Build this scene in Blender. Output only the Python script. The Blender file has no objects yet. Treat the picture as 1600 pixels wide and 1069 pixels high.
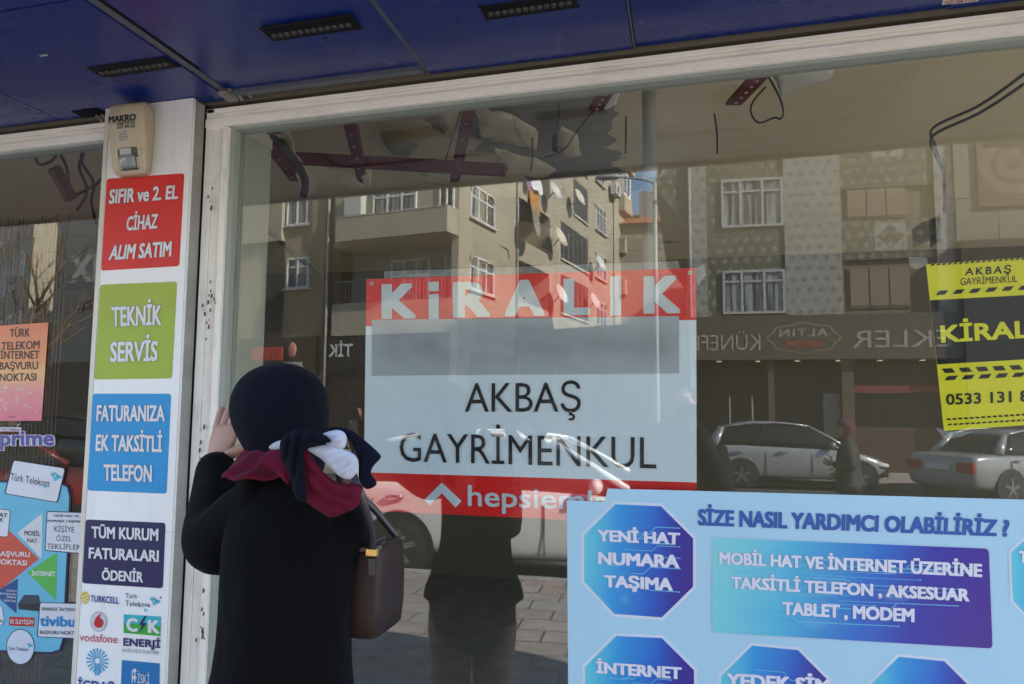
import bpy, bmesh, math, random
from mathutils import Vector, Matrix, noise as mnoise

S = bpy.context.scene
C = S.collection
R = math.radians

# ---------------------------------------------------------------- camera
FPX, YAW, PIT, ROL = 1150.0, R(13.36), R(5.22), R(.47)
EYE = Vector((0, -1.9, 1.6))
_f = Vector((-math.sin(YAW)*math.cos(PIT), math.cos(YAW)*math.cos(PIT), math.sin(PIT)))
_r0 = Vector((math.cos(YAW), math.sin(YAW), 0)); _u0 = _r0.cross(_f)
_r = _r0*math.cos(ROL) + _u0*math.sin(ROL)
_u = -_r0*math.sin(ROL) + _u0*math.cos(ROL)
cd = bpy.data.cameras.new('camera'); cam = bpy.data.objects.new('camera', cd); C.objects.link(cam)
cd.sensor_width = 36; cd.lens = 36*FPX/1600; cd.clip_start = .02; cd.clip_end = 2000
cam.matrix_world = Matrix(((_r.x, _u.x, -_f.x, EYE.x), (_r.y, _u.y, -_f.y, EYE.y), (_r.z, _u.z, -_f.z, EYE.z), (0, 0, 0, 1)))
S.camera = cam

# ---------------------------------------------------------------- world, sun, exposure
SUN_AZ, SUN_EL = R(23), R(34)          # azimuth measured from +x (along the street) towards +y
w = bpy.data.worlds.new('World'); S.world = w; w.use_nodes = True
nt = w.node_tree
sky = nt.nodes.new('ShaderNodeTexSky'); sky.sky_type = 'NISHITA'; sky.sun_disc = False
sky.sun_elevation = SUN_EL; sky.sun_rotation = R(90) - SUN_AZ
sky.air_density = 1.0; sky.dust_density = .6; sky.ozone_density = 1.5
bg = nt.nodes['Background']; bg.inputs[1].default_value = .13
nt.links.new(sky.outputs[0], bg.inputs[0])
sl = bpy.data.lights.new('sun', 'SUN'); sl.energy = 4.6; sl.angle = R(.5); sl.color = (1, .95, .86)
so = bpy.data.objects.new('sun', sl); C.objects.link(so)
sdir = Vector((math.cos(SUN_AZ)*math.cos(SUN_EL), math.sin(SUN_AZ)*math.cos(SUN_EL), math.sin(SUN_EL)))
so.rotation_euler = sdir.to_track_quat('Z', 'Y').to_euler(); so.location = (20, 5, 25)
S.view_settings.view_transform = 'Standard'; S.view_settings.look = 'None'
S.view_settings.exposure = 2.42; S.view_settings.gamma = 1
S.render.engine = 'CYCLES'
S.cycles.use_denoising = True; S.cycles.use_adaptive_sampling = False
S.cycles.max_bounces = 10; S.cycles.diffuse_bounces = 5; S.cycles.glossy_bounces = 5; S.cycles.transparent_max_bounces = 12
S.cycles.caustics_reflective = False

# ---------------------------------------------------------------- helpers
def ray(px, py): return _f + _r*((px-800)/FPX) - _u*((py-534.5)/FPX)
def P(px, py, y=0.0):                   # point of the plane y = const that the photo shows at this pixel
    d = ray(px, py); return EYE + d*((y-EYE.y)/d.y)
def PZ(px, py, z):
    d = ray(px, py); return EYE + d*((z-EYE.z)/d.z)

def thing(name, label, cat, loc=(0, 0, 0), rz=0, group=None):
    o = bpy.data.objects.new(name, None); C.objects.link(o)
    o.empty_display_size = .1
    o.location = loc; o.rotation_euler = (0, 0, rz)
    o['label'] = label; o['category'] = cat
    if group: o['group'] = group
    return o
def tag(o, label, cat, group=None, kind=None):
    if kind: o['kind'] = kind
    else: o['label'] = label; o['category'] = cat
    if group: o['group'] = group
    return o
def rootloc(p):
    while p and p.parent: p = p.parent
    return Vector(p.location) if p else Vector((0, 0, 0))
def copy_tree(o, parent=None):
    c = o.copy(); C.objects.link(c)
    if parent: c.parent = parent
    for ch in list(o.children): copy_tree(ch, c)
    return c

XF = []
class MB:
    norec = False
    def __init__(s): s.v = []; s.f = []; s.uv = {}; s.sm = []
    def add(s, vs, fs, uv=None, smooth=False):
        b = len(s.v); s.v += [Vector(p) for p in vs]
        for i, f in enumerate(fs):
            s.f.append([b+k for k in f]); s.sm.append(smooth)
            if uv: s.uv[len(s.f)-1] = [uv[k] for k in f]
        return s
    def quad(s, a, b, c, d, uv=True):   # a,b,c,d = TL TR BR BL as seen from the street
        return s.add([a, b, c, d], [[3, 2, 1, 0]], [(0, 1), (1, 1), (1, 0), (0, 0)])
    def poly(s, pts, box=None):
        uv = None
        if box:
            x0, x1, z0, z1 = box
            uv = [((p[0]-x0)/(x1-x0), (p[2]-z0)/(z1-z0)) for p in pts]
        return s.add(pts, [list(range(len(pts)))[::-1]], uv)
    def box(s, x0, x1, y0, y1, z0, z1):
        vs = [(x, y, z) for z in (z0, z1) for y in (y0, y1) for x in (x0, x1)]
        return s.add(vs, [[0, 2, 3, 1], [4, 5, 7, 6], [0, 1, 5, 4], [2, 6, 7, 3], [0, 4, 6, 2], [1, 3, 7, 5]])
    def slab(s, front, off):            # polygon extruded by a vector: front pts in order TL TR BR BL .. seen from -y
        n = len(front); off = Vector(off)
        vs = [Vector(p) for p in front] + [Vector(p)+off for p in front]
        fs = [list(range(n))[::-1], list(range(n, 2*n))] + [[i, (i+1) % n, n+(i+1) % n, n+i] for i in range(n)]
        return s.add(vs, fs)
    def beam(s, a, b, wd, ht, up=(0, 0, 1)):
        a, b = Vector(a), Vector(b); d = (b-a).normalized(); up = Vector(up)
        if abs(d.dot(up)) > .98: up = Vector((0, 1, 0))
        x = d.cross(up).normalized()*wd/2; z = x.cross(d).normalized()*ht/2
        vs = [a-x-z, a+x-z, a+x+z, a-x+z, b-x-z, b+x-z, b+x+z, b-x+z]
        return s.add(vs, [[3, 2, 1, 0], [4, 5, 6, 7], [0, 1, 5, 4], [1, 2, 6, 5], [2, 3, 7, 6], [3, 0, 4, 7]])
    def loft(s, rings, cap=True, smooth=True):
        n = len(rings[0]); vs = [p for r in rings for p in r]; fs = []
        for i in range(len(rings)-1):
            for j in range(n):
                k = (j+1) % n
                fs.append([i*n+j, i*n+k, (i+1)*n+k, (i+1)*n+j])
        if cap: fs += [list(range(n))[::-1], list(range((len(rings)-1)*n, len(rings)*n))]
        return s.add(vs, fs, smooth=smooth)
    def tube(s, pts, rad, n=8, sub=0, flat=1.0, smooth=True):
        pts = [Vector(p) for p in pts]
        rad = list(rad) if hasattr(rad, '__len__') else [rad]*len(pts)
        if sub:
            q, rr = [], []
            for i in range(len(pts)-1):
                p0, p1, p2, p3 = pts[max(i-1, 0)], pts[i], pts[i+1], pts[min(i+2, len(pts)-1)]
                for k in range(sub):
                    t = k/sub
                    q.append(.5*((2*p1)+(p2-p0)*t+(2*p0-5*p1+4*p2-p3)*t*t+(3*p1-p0-3*p2+p3)*t**3))
                    rr.append(rad[i]+(rad[i+1]-rad[i])*t)
            q.append(pts[-1]); rr.append(rad[-1]); pts, rad = q, rr
        rings = []; x = None
        for i, p in enumerate(pts):
            d = (pts[min(i+1, len(pts)-1)]-pts[max(i-1, 0)]).normalized()
            if x is None:
                x = d.orthogonal().normalized() if abs(d.z) > .9 else d.cross(Vector((0, 0, 1))).normalized()
            x = (x-d*x.dot(d)).normalized(); y = d.cross(x)
            rings.append([p+(x*math.cos(a)+y*math.sin(a)*flat)*rad[i] for a in [2*math.pi*j/n for j in range(n)]])
        return s.loft(rings, smooth=smooth)
    def ball(s, c, r, n=16, m=10, rot=None, nz=0, fr=5, seed=0):
        c = Vector(c); rx, ry, rz = r if hasattr(r, '__len__') else (r, r, r)
        rings = []
        for i in range(m+1):
            t = math.pi*(i/m); t = min(max(t, .02), math.pi-.02)
            ring = []
            for j in range(n):
                a = 2*math.pi*j/n
                d = Vector((math.sin(t)*math.cos(a), math.sin(t)*math.sin(a), -math.cos(t)))
                k = 1+(nz*mnoise.noise(d*fr*.5+Vector((seed, 0, 0))) if nz else 0)
                p = Vector((d.x*rx, d.y*ry, d.z*rz))*k
                if rot: p = rot @ p
                ring.append(c+p)
            rings.append(ring)
        return s.loft(rings)
    def cyl(s, c, axis, r, h, n=20, r2=None):
        c = Vector(c); ax = Vector(axis).normalized()
        return s.tube([c, c+ax*h], [r, r if r2 is None else r2], n, smooth=False)
    def build(s, name, m, parent=None, local=False, bevel=0, sharp=True):
        me = bpy.data.meshes.new(name)
        o_ = Vector((0, 0, 0)) if local or not parent else rootloc(parent)
        me.from_pydata([(XF[0](p) if XF else p)-o_ for p in s.v], [], s.f); me.update()
        for i, p in enumerate(me.polygons): p.use_smooth = s.sm[i]
        if s.uv:
            l = me.uv_layers.new(name='UVMap')
            for fi, uvs in s.uv.items():
                for k, li in enumerate(me.polygons[fi].loop_indices): l.data[li].uv = uvs[k]
        bm = bmesh.new(); bm.from_mesh(me)
        if not s.uv and not s.norec: bmesh.ops.recalc_face_normals(bm, faces=bm.faces)
        if bevel:
            bmesh.ops.bevel(bm, geom=[e for e in bm.edges], offset=bevel, segments=2, affect='EDGES', profile=.6, clamp_overlap=True)
        bm.to_mesh(me); bm.free()
        o = bpy.data.objects.new(name, me); C.objects.link(o)
        if parent: o.parent = parent
        for mm in (m if isinstance(m, (list, tuple)) else [m]): me.materials.append(mm)
        return o

# ---------------------------------------------------------------- materials
def srgb(r, g, b):
    f = lambda c: ((c/255+.055)/1.055)**2.4 if c > 10 else c/255/12.92
    return (f(r), f(g), f(b))
class N:                                  # small node-graph writer
    def __init__(s, name):
        s.m = bpy.data.materials.new(name); s.m.use_nodes = True; s.t = s.m.node_tree
        s.b = s.t.nodes['Principled BSDF']; s.out = s.t.nodes['Material Output']
    def n(s, typ, **kw):
        x = s.t.nodes.new('ShaderNode'+typ)
        for k, v in kw.items():
            if k == 'i':
                for a, b in v.items(): s.set(x, a, b)
            else: setattr(x, k, v)
        return x
    def set(s, x, a, b):
        if hasattr(b, 'node'): s.t.links.new(b, x.inputs[a])
        elif isinstance(b, tuple) and len(b) == 3 and x.inputs[a].type == 'RGBA': x.inputs[a].default_value = (*b, 1)
        else: x.inputs[a].default_value = b
    def math(s, op, a, b=0.0, c=None):
        x = s.n('Math', operation=op); s.set(x, 0, a); s.set(x, 1, b)
        if c is not None: s.set(x, 2, c)
        return x.outputs[0]
    def mix(s, fac, a, b):
        x = s.n('Mix', data_type='RGBA'); s.set(x, 0, fac); s.set(x, 6, a); s.set(x, 7, b); return x.outputs[2]
    def noise(s, scale, detail=4, rough=.55, vec=None, col=False):
        x = s.n('TexNoise', i={'Scale': scale, 'Detail': detail, 'Roughness': rough})
        s.t.links.new(vec or s.obj(), x.inputs['Vector'])
        return x.outputs[1 if col else 0]
    def obj(s):
        if not hasattr(s, '_tc'): s._tc = s.n('TexCoord')
        return s._tc.outputs['Object']
    def uv(s):
        s.obj(); return s._tc.outputs['UV']
    def ramp(s, fac, stops, mode='LINEAR'):
        x = s.n('ValToRGB'); e = x.color_ramp.elements; x.color_ramp.interpolation = mode
        while len(e) < len(stops): e.new(.5)
        for i, (p, c) in enumerate(stops):
            e[i].position = p; e[i].color = (*c, 1) if len(c) == 3 else c
        s.t.links.new(fac, x.inputs[0]); return x.outputs[0]
    def sep(s, vec):
        x = s.n('SeparateXYZ'); s.t.links.new(vec, x.inputs[0]); return x.outputs
    def mapping(s, vec, scale=(1, 1, 1), rot=(0, 0, 0), loc=(0, 0, 0)):
        x = s.n('Mapping'); s.t.links.new(vec, x.inputs[0]); x.inputs['Scale'].default_value = scale
        x.inputs['Rotation'].default_value = rot; x.inputs['Location'].default_value = loc; return x.outputs[0]
    def base(s, c): s.set(s.b, 'Base Color', c); return s
    def rough(s, v): s.set(s.b, 'Roughness', v); return s
    def spec(s, v): s.set(s.b, 'Specular IOR Level', v); return s
    def bump(s, h, strength=.3, dist=.01):
        x = s.n('Bump', i={'Strength': strength, 'Distance': dist}); s.t.links.new(h, x.inputs['Height'])
        s.t.links.new(x.outputs[0], s.b.inputs['Normal']); return s
def plain(name, c, rough=.6, metal=0, var=.12, scale=6, bump=0, spec=.5):
    g = N(name); n1 = g.noise(scale, 5, .6)
    f = g.ramp(n1, [(.3, (0, 0, 0)), (.7, (1, 1, 1))])
    d = tuple(max(0, k*(1-var)) for k in c); l = tuple(min(1, k*(1+var*.6)) for k in c)
    g.base(g.mix(f, d, l)); g.rough(rough); g.spec(spec); g.set(g.b, 'Metallic', metal)
    if bump: g.bump(g.noise(scale*9, 4), bump, .004)
    return g.m
def dirty(name, c, dirt, amount=.5, rough=.5, scale=5, stretch=(1, 1, .15), bump=.05):
    g = N(name); v = g.mapping(g.obj(), stretch)
    n1 = g.noise(scale*4, 6, .65, v); n2 = g.noise(scale*.6, 3, .5); n3 = g.noise(scale*40, 2)
    f = g.math('MULTIPLY', g.ramp(n1, [(.48, (0, 0, 0)), (.75, (1, 1, 1))]), g.ramp(n2, [(.4, (0, 0, 0)), (.65, (1, 1, 1))]))
    sp = g.ramp(n3, [(.68, (0, 0, 0)), (.76, (1, 1, 1))])
    f2 = g.math('MULTIPLY', g.math('MAXIMUM', f, g.math('MULTIPLY', sp, .5)), amount)
    g.base(g.mix(f2, c, dirt)); g.rough(rough); g.bump(n3, bump, .002); return g.m
_pc = {}
def ink(r, g, b, rough=.45):              # printed vinyl colour, given as the hue the print has under white light
    k = (r, g, b, rough)
    if k not in _pc:
        c = tuple(x*.82 for x in srgb(r, g, b))
        m = N('printed_vinyl'); n1 = m.noise(9, 4)
        m.base(m.mix(m.ramp(n1, [(.35, (0, 0, 0)), (.65, (1, 1, 1))]), tuple(x*.93 for x in c), c)); m.rough(rough); m.spec(.45)
        m.bump(m.math('ADD', m.noise(7, 2), m.math('MULTIPLY', m.noise(70, 2), .12)), .12, .02)
        _pc[k] = m.m
    return _pc[k]

# ---------------------------------------------------------------- lettering
_fm = {}
def _fontmesh(body, spacing=1.0, res=3):
    if (body, spacing) in _fm: return _fm[body, spacing]
    cu = bpy.data.curves.new('t', 'FONT'); cu.body = body; cu.resolution_u = res; cu.space_character = spacing
    o = bpy.data.objects.new('t', cu); C.objects.link(o)
    bpy.context.view_layer.update()
    me = bpy.data.meshes.new_from_object(o.evaluated_get(bpy.context.evaluated_depsgraph_get()))
    vs = [v.co.copy() for v in me.vertices]; fs = [list(p.vertices) for p in me.polygons]
    bpy.data.objects.remove(o); bpy.data.curves.remove(cu); bpy.data.meshes.remove(me)
    _fm[body, spacing] = (vs, fs); return vs, fs
_cap = max(v.y for v in _fontmesh('H')[0])
def letters(mb, body, quad, off=0.0, grow=0.0, spacing=1.0, lift=0.0):
    """flat lettering; quad = TL TR BR BL of the capital-height box as 3D points; weight is added by stacking shifted prints"""
    vs, fs = _fontmesh(body, spacing)
    x0, x1 = min(v.x for v in vs), max(v.x for v in vs)
    tl, tr, br, bl = [Vector(q) for q in quad]
    w_ = off+grow; g_ = w_*.92
    sh = [(0, 0)] if w_ < .007 else [(-g_, -g_), (g_, -g_), (-g_, g_), (g_, g_), (-w_, 0), (w_, 0), (0, -w_), (0, w_)]
    if w_ > .03: sh = [(dx, dy*.62) for dx, dy in sh]
    if w_ > .045: sh += [(0, 0), (-w_, w_*.5), (w_, -w_*.5), (w_*.5, w_*.6), (-w_*.5, -w_*.6)]
    x0 -= off; x1 += off; y0, y1 = -off, _cap+off
    for i, (dx, dy) in enumerate(sh):
        e = Vector((0, -lift-i*1.3e-5, 0)); out = []
        for v in vs:
            u = (v.x+dx-x0)/(x1-x0); t = (v.y+dy-y0)/(y1-y0)
            out.append((bl*(1-u)+br*u)*(1-t)+(tl*(1-u)+tr*u)*t+e)
        mb.add(out, fs)
    mb.norec = True
    return mb
def Q(pts, y, sc=1.0, ox=0, oy=0): return [P(ox+a/sc, oy+b/sc, y) for a, b in pts]
def rrect(q, r, n=5):                     # rounded quad outline from 4 corners, TL TR BR BL
    q = [Vector(p) for p in q]; out = []
    for i in range(4):
        p, a, b = q[i], q[i-1], q[(i+1) % 4]
        da = (a-p).normalized()*r; db = (b-p).normalized()*r
        for k in range(n+1):
            t = k/n; A = p+da; B = p+db
            out.append((1-t)**2*A+2*t*(1-t)*p+t*t*B)
    return out

from mathutils.geometry import delaunay_2d_cdt
def pillow(outline, y0, h, wpx, dy=0.0, seed=0, fold=0.0, fdir=(1, 0), step=7, fq=.22):
    """soft cushion of cloth: outline in photo pixels, laid at its own depth y0 and bulging by h"""
    n = len(outline); pts = []
    for i in range(n):                                         # rounded outline (Catmull-Rom)
        p0, p1, p2, p3 = outline[i-1], outline[i], outline[(i+1) % n], outline[(i+2) % n]
        for k in range(5):
            t = k/5
            pts.append(tuple(.5*((2*p1[c])+(p2[c]-p0[c])*t+(2*p0[c]-5*p1[c]+4*p2[c]-p3[c])*t*t+(3*p1[c]-p0[c]-3*p2[c]+p3[c])*t**3) for c in (0, 1)))
    def dist(x, y):
        d = 1e9; ins = False
        for i in range(len(pts)):
            (ax, ay), (bx_, by_) = pts[i], pts[(i+1) % len(pts)]
            if (ay > y) != (by_ > y) and x < (bx_-ax)*(y-ay)/(by_-ay)+ax: ins = not ins
            t = max(0, min(1, ((x-ax)*(bx_-ax)+(y-ay)*(by_-ay))/max(1e-9, (bx_-ax)**2+(by_-ay)**2)))
            d = min(d, math.hypot(x-ax-t*(bx_-ax), y-ay-t*(by_-ay)))
        return d if ins else -d
    xs_, ys_ = [p[0] for p in pts], [p[1] for p in pts]; gp = []
    y = min(ys_)
    while y < max(ys_):
        x = min(xs_)
        while x < max(xs_):
            if dist(x, y) > step*.45: gp.append((x, y))
            x += step
        y += step
    allp = pts+gp
    r = delaunay_2d_cdt([Vector(p) for p in allp], [(i, (i+1) % len(pts)) for i in range(len(pts))], [], 1, 1e-4)
    V2, F2 = r[0], r[2]; nb = len(V2); fr, bk = [], []
    ym = (min(ys_)+max(ys_))/2; hy = (max(ys_)-min(ys_))/2 or 1
    for p in V2:
        d = max(0, dist(p.x, p.y)); k = h*math.sqrt(max(0, 1-(1-min(d/wpx, 1))**2))
        f = fold*math.sin((p.x*fdir[0]+p.y*fdir[1])*fq+3*mnoise.noise(Vector((p.x*.02, p.y*.02, seed))))*min(1, d/wpx)
        k2 = k+f+k*.5*mnoise.noise(Vector((p.x*.035, p.y*.035, seed)))
        yy = y0+dy*(p.y-ym)/hy
        fr.append(P(p.x, p.y, yy-.002-k2)); bk.append(P(p.x, p.y, yy+.002+k*.4))
    b = MB(); b.add(fr, [list(f) for f in F2], smooth=True); b.add(bk, [list(f)[::-1] for f in F2], smooth=True)
    bm_ = len(pts); b.add([fr[i] for i in range(bm_)]+[bk[i] for i in range(bm_)], [[i, (i+1) % bm_, bm_+(i+1) % bm_, bm_+i] for i in range(bm_)], smooth=True)
    return b
# ================================================================ ground
def paving():
    g = N('paving'); v = g.obj()
    br = g.n('TexBrick', i={'Scale': 1.0, 'Mortar Size': .010, 'Brick Width': .42, 'Row Height': .27, 'Mortar Smooth': .2, 'Bias': 0.0})
    g.t.links.new(g.mapping(v, rot=(0, 0, R(3))), br.inputs['Vector'])
    br.inputs['Color1'].default_value = (.38, .36, .32, 1); br.inputs['Color2'].default_value = (.34, .27, .235, 1); br.inputs['Mortar'].default_value = (.07, .06, .05, 1)
    n1 = g.noise(1.2, 5, .6); n2 = g.noise(28, 4)
    c = g.mix(g.ramp(n1, [(.35, (0, 0, 0)), (.7, (.55, .55, .55))]), br.outputs[0], (.22, .205, .18))
    c = g.mix(g.ramp(n2, [(.62, (0, 0, 0)), (.75, (.5, .5, .5))]), c, (.34, .32, .29))
    g.base(c); g.rough(.85); g.bump(br.outputs['Fac'], -.4, .006); return g.m
def asphalt():
    g = N('asphalt'); n1 = g.noise(.7, 5, .6); n2 = g.noise(120, 3)
    c = g.mix(g.ramp(n1, [(.35, (0, 0, 0)), (.7, (1, 1, 1))]), (.045, .044, .042), (.075, .072, .068))
    c = g.mix(g.ramp(n2, [(.55, (0, 0, 0)), (.8, (.6, .6, .6))]), c, (.14, .135, .13))
    g.base(c); g.rough(.9); g.bump(n2, .4, .006); return g.m
m_pave, m_asph = paving(), asphalt()
m_conc = plain('kerb_concrete', (.33, .32, .30), .85, var=.25, bump=.3)
MB().box(-400, 400, -700, 200, -.6, -.20).build('ground', plain('earth', (.16, .14, .11), .95), None)['kind'] = 'structure'
MB().box(-80, 80, -16.2, -5.16, -.19, -.13).build('road', m_asph)['kind'] = 'structure'
MB().box(-9.2, -.6, -90, -16.2, -.19, -.134).build('side_street', m_asph)['kind'] = 'structure'
MB().box(-80, 80, -5.0, .6, -.18, 0).build('pavement', m_pave)['kind'] = 'structure'
MB().box(-.6, 40, -21, -16.4, -.18, 0).build('far_pavement', m_pave)['kind'] = 'structure'
MB().box(-60, -9.2, -26, -16.4, -.18, 0).build('corner_pavement', m_pave)['kind'] = 'structure'
kb = MB()
for i in range(60): kb.box(-40+i*1.0+.006, -39+i*1.0, -5.15, -5.003, -.18, .006)
kb.build('kerb', m_conc, bevel=.008)['kind'] = 'structure'

# ================================================================ shop building
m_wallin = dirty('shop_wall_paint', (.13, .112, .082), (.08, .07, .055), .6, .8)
m_roof = plain('roof_concrete', (.3, .29, .27), .9)
def ceil_mat():
    g = N('peeling_ceiling'); s_ = g.sep(g.obj()); n1 = g.noise(1.4, 5, .55); n2 = g.noise(5, 6, .65, g.mapping(g.obj(), (.5, 2, 1))); n3 = g.noise(1.1, 4, .6)
    d = g.math('ADD', g.math('ABSOLUTE', g.math('ADD', s_[0], .75)), g.math('MULTIPLY', n1, 1.5))
    f = g.ramp(d, [(.0, (1, 1, 1)), (.5, (1, 1, 1)), (.515, (0, 0, 0))])
    f = g.math('LESS_THAN', d, 1.12)
    conc = g.mix(n2, (.15, .145, .125), (.33, .31, .26)); paint = g.mix(n3, (.58, .485, .325), (.70, .59, .40))
    g.base(g.mix(f, paint, conc)); g.rough(.9); g.bump(n2, .3, .02); return g.m
m_ceil = ceil_mat()
shop = thing('shop_building', 'vacant shop with bare beige rooms and stripped ceiling behind the glass', 'shop', (0, 2.5, 0))
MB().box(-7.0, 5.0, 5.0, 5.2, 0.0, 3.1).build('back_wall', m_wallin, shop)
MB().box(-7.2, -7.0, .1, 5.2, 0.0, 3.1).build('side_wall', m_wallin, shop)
MB().box(5.0, 5.2, .1, .9, 0.0, 3.1).box(5.0, 5.2, 4.6, 5.2, 0, 3.1).box(5.0, 5.2, .9, 4.6, 0, .3).box(5.0, 5.2, .9, 4.6, 2.5, 3.1).build('side_wall', m_wallin, shop)  # opening added in this unseen wall so sun brightens floor and ceiling
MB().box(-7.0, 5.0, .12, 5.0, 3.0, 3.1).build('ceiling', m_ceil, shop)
MB().box(-7.2, 5.2, .0, 5.2, 3.1, 3.35).build('roof', m_roof, shop)
MB().box(-7.0, 5.0, .12, 5.0, .0, .015).build('floor', plain('shop_floor', (.19, .185, .175), .55, var=.3), shop)
def sz(x): return 2.549+.0226*x       # the soffit and window head run slightly out of level
hb = MB()
hb.add([(-7, .0, sz(-7)-.001), (5, .0, sz(5)-.001), (5, .12, sz(5)-.001), (-7, .12, sz(-7)-.001), (-7, .0, 3.1), (5, .0, 3.1), (5, .12, 3.1), (-7, .12, 3.1)],
       [[0, 1, 2, 3], [4, 5, 6, 7], [0, 1, 5, 4], [2, 3, 7, 6], [0, 3, 7, 4], [1, 2, 6, 5]])
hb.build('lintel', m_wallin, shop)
MB().box(-7.0, -1.40, .02, .11, 0, .42).build('sill_wall', m_conc, shop)
MB().box(-1.40, 5.0, .02, .11, 0, .42).build('sill_wall', m_conc, shop)
# pillar core between the two rooms, its inner return seen through the glass
m_return = dirty('return_wall_paint', (.40, .42, .385), (.27, .26, .22), .5, .7, 3)
MB().slab([(-1.70, .05, 2.47), (-1.312, .05, 2.47), (-1.312, .05, 0.016), (-1.70, .05, .016)], (0, .145, 0)).build('window_return', m_return, shop)
jag = MB(); random.seed(4)
pts = [(-1.309, .05, 2.475)]
for i in range(12):
    t = i/11; pts.append((-1.309, .05+.146*t, 2.475-.012*random.random()+.035*(random.random() if 4 < i < 10 else .2)))
pts += [(-1.309, .196, 2.44), (-1.309, .05, 2.44)]
jag.slab(pts, (-.02, 0, 0)).build('broken_plaster', plain('plaster', (.6, .58, .52), .9), shop)

# ================================================================ canopy with blue soffit
def blue_mat():
    g = N('blue_composite'); n1 = g.noise(2.2, 4); v = g.mapping(g.obj(), (3, 60, 3), rot=(0, 0, R(12)))
    n2 = g.noise(3.0, 5, .7, v); n3 = g.noise(55, 3)
    c = g.mix(n1, (.0055, .020, .145), (.0075, .026, .18))
    s_ = g.ramp(n2, [(.70, (0, 0, 0)), (.80, (.14, .14, .14))]); d_ = g.ramp(n3, [(.74, (0, 0, 0)), (.79, (.30, .30, .30))])
    c = g.mix(g.math('MAXIMUM', s_, d_), c, (.16, .17, .24))
    g.base(c); g.rough(g.ramp(n1, [(.3, (.2, .2, .2)), (.7, (.32, .32, .32))])); g.spec(.5); g.bump(g.math('ADD', g.noise(2.2, 2), g.math('MULTIPLY', g.noise(35, 3), .06)), .22, .02); return g.m
m_blue = blue_mat()
m_blk = plain('black_gap', (.010, .010, .010), .9, spec=.1)
m_chan = dirty('grey_channel', (.085, .095, .12), (.10, .07, .05), .7, .45, 8)
m_rust = dirty('rusty_steel', (.22, .20, .18), (.16, .07, .03), .9, .7, 9)
canopy = thing('canopy', 'glossy dark blue composite canopy over the shop window with scratched soffit panels', 'canopy', (0, -.45, 2.5))
def soff(mb, x0, x1, y0, y1, dz=0, th=.012):
    q = [(x0, y0, sz(x0)+dz), (x1, y0, sz(x1)+dz), (x1, y1, sz(x1)+dz), (x0, y1, sz(x0)+dz)]
    return mb.slab(q, (0, 0, th))
xs = [-4.6, -3.2, -1.93, -1.322, -.70, -.125, .62, 1.4, 2.6, 3.8]
for i in range(len(xs)-1):
    a, b = xs[i]+.002, xs[i+1]-.002
    if i == 3: a += .022
    if i == 4: a += .012
    if i == 5: a += .006
    dz = {3: .007, 5: .004}.get(i, 0)
    soff(MB(), a, b, -.578, -.022 if i != 3 else -.066, dz).build('soffit_panel', m_blue, canopy)
    soff(MB(), xs[i]+.002, xs[i+1]-.002, -.88, -.583, .002 if i % 2 else 0).build('soffit_panel', m_blue, canopy)
soff(MB(), -4.6, 3.8, -.88, -.0, .04, .01).build('soffit_backing', m_blk, canopy)
for x, wd in ((-1.322, .021), (-.70, .011), (-.125, .005)):
    soff(MB(), x, x+wd, -.578, -.02, .004, .012).build('joint_channel', m_chan, canopy)
soff(MB(), -1.300, -1.290, -.578, -.2, .0065, .003).build('joint_gap', m_blk, canopy)
soff(MB(), -1.29, -.70, -.064, -.038, -.004, .012).build('edge_profile', m_chan, canopy)
soff(MB(), -1.29, -.70, -.037, -.022, .006, .006).build('edge_strip', m_blue, canopy)
bb = MB(); random.seed(8)
for i in range(7):
    x = -1.312+random.random()*.09
    bb.beam((x, -.06-random.random()*.02, sz(x)+.012), (x+.03*random.random(), -.035, sz(x)-.004-.012*random.random()), .008, .004)
bb.box(-1.318, -1.29, -.085, -.03, sz(-1.3)-.014, sz(-1.3)-.004)
bb.build('torn_bracket', m_rust, canopy)
lb = MB()
for i in range(7):
    x = -1.80+i*.018+random.random()*.01
    lb.beam((x, -.035, sz(x)+.008), (x+.02, -.02, sz(x)-.012-.01*random.random()), .010, .006)
lb.build('torn_edge', m_rust, canopy)
soff(MB(), -1.84, -1.75, -.072, -.024, -.003, .004).build('torn_hole', m_blk, canopy)
fb = MB()
fb.add([(-4.6, -.9, sz(-4.6)-.01), (3.8, -.9, sz(3.8)-.01), (3.8, -.88, sz(3.8)-.01), (-4.6, -.88, sz(-4.6)-.01), (-4.6, -.9, 3.75), (3.8, -.9, 3.75), (3.8, -.88, 3.75), (-4.6, -.88, 3.75)],
       [[0, 1, 2, 3], [4, 5, 6, 7], [0, 1, 5, 4], [2, 3, 7, 6], [0, 3, 7, 4], [1, 2, 6, 5]])
fb.build('fascia', m_blue, canopy)
MB().box(-4.6, 3.8, -.88, -.01, 3.60, 3.74).build('canopy_top', m_roof, canopy)
MB().box(-4.6, 3.8, -.012, 0.0, 3.05, 3.6).build('canopy_back', m_roof, canopy)
# tape marks on the soffit
for (px, py, l) in ((68, 87, .02),):
    p = PZ(px, py, sz(-1.7)); soff(MB(), p.x-.012, p.x+.012, p.y-.003, p.y+.003, -.002, .001).build('tape_scrap', ink(215, 210, 195), canopy)

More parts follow.
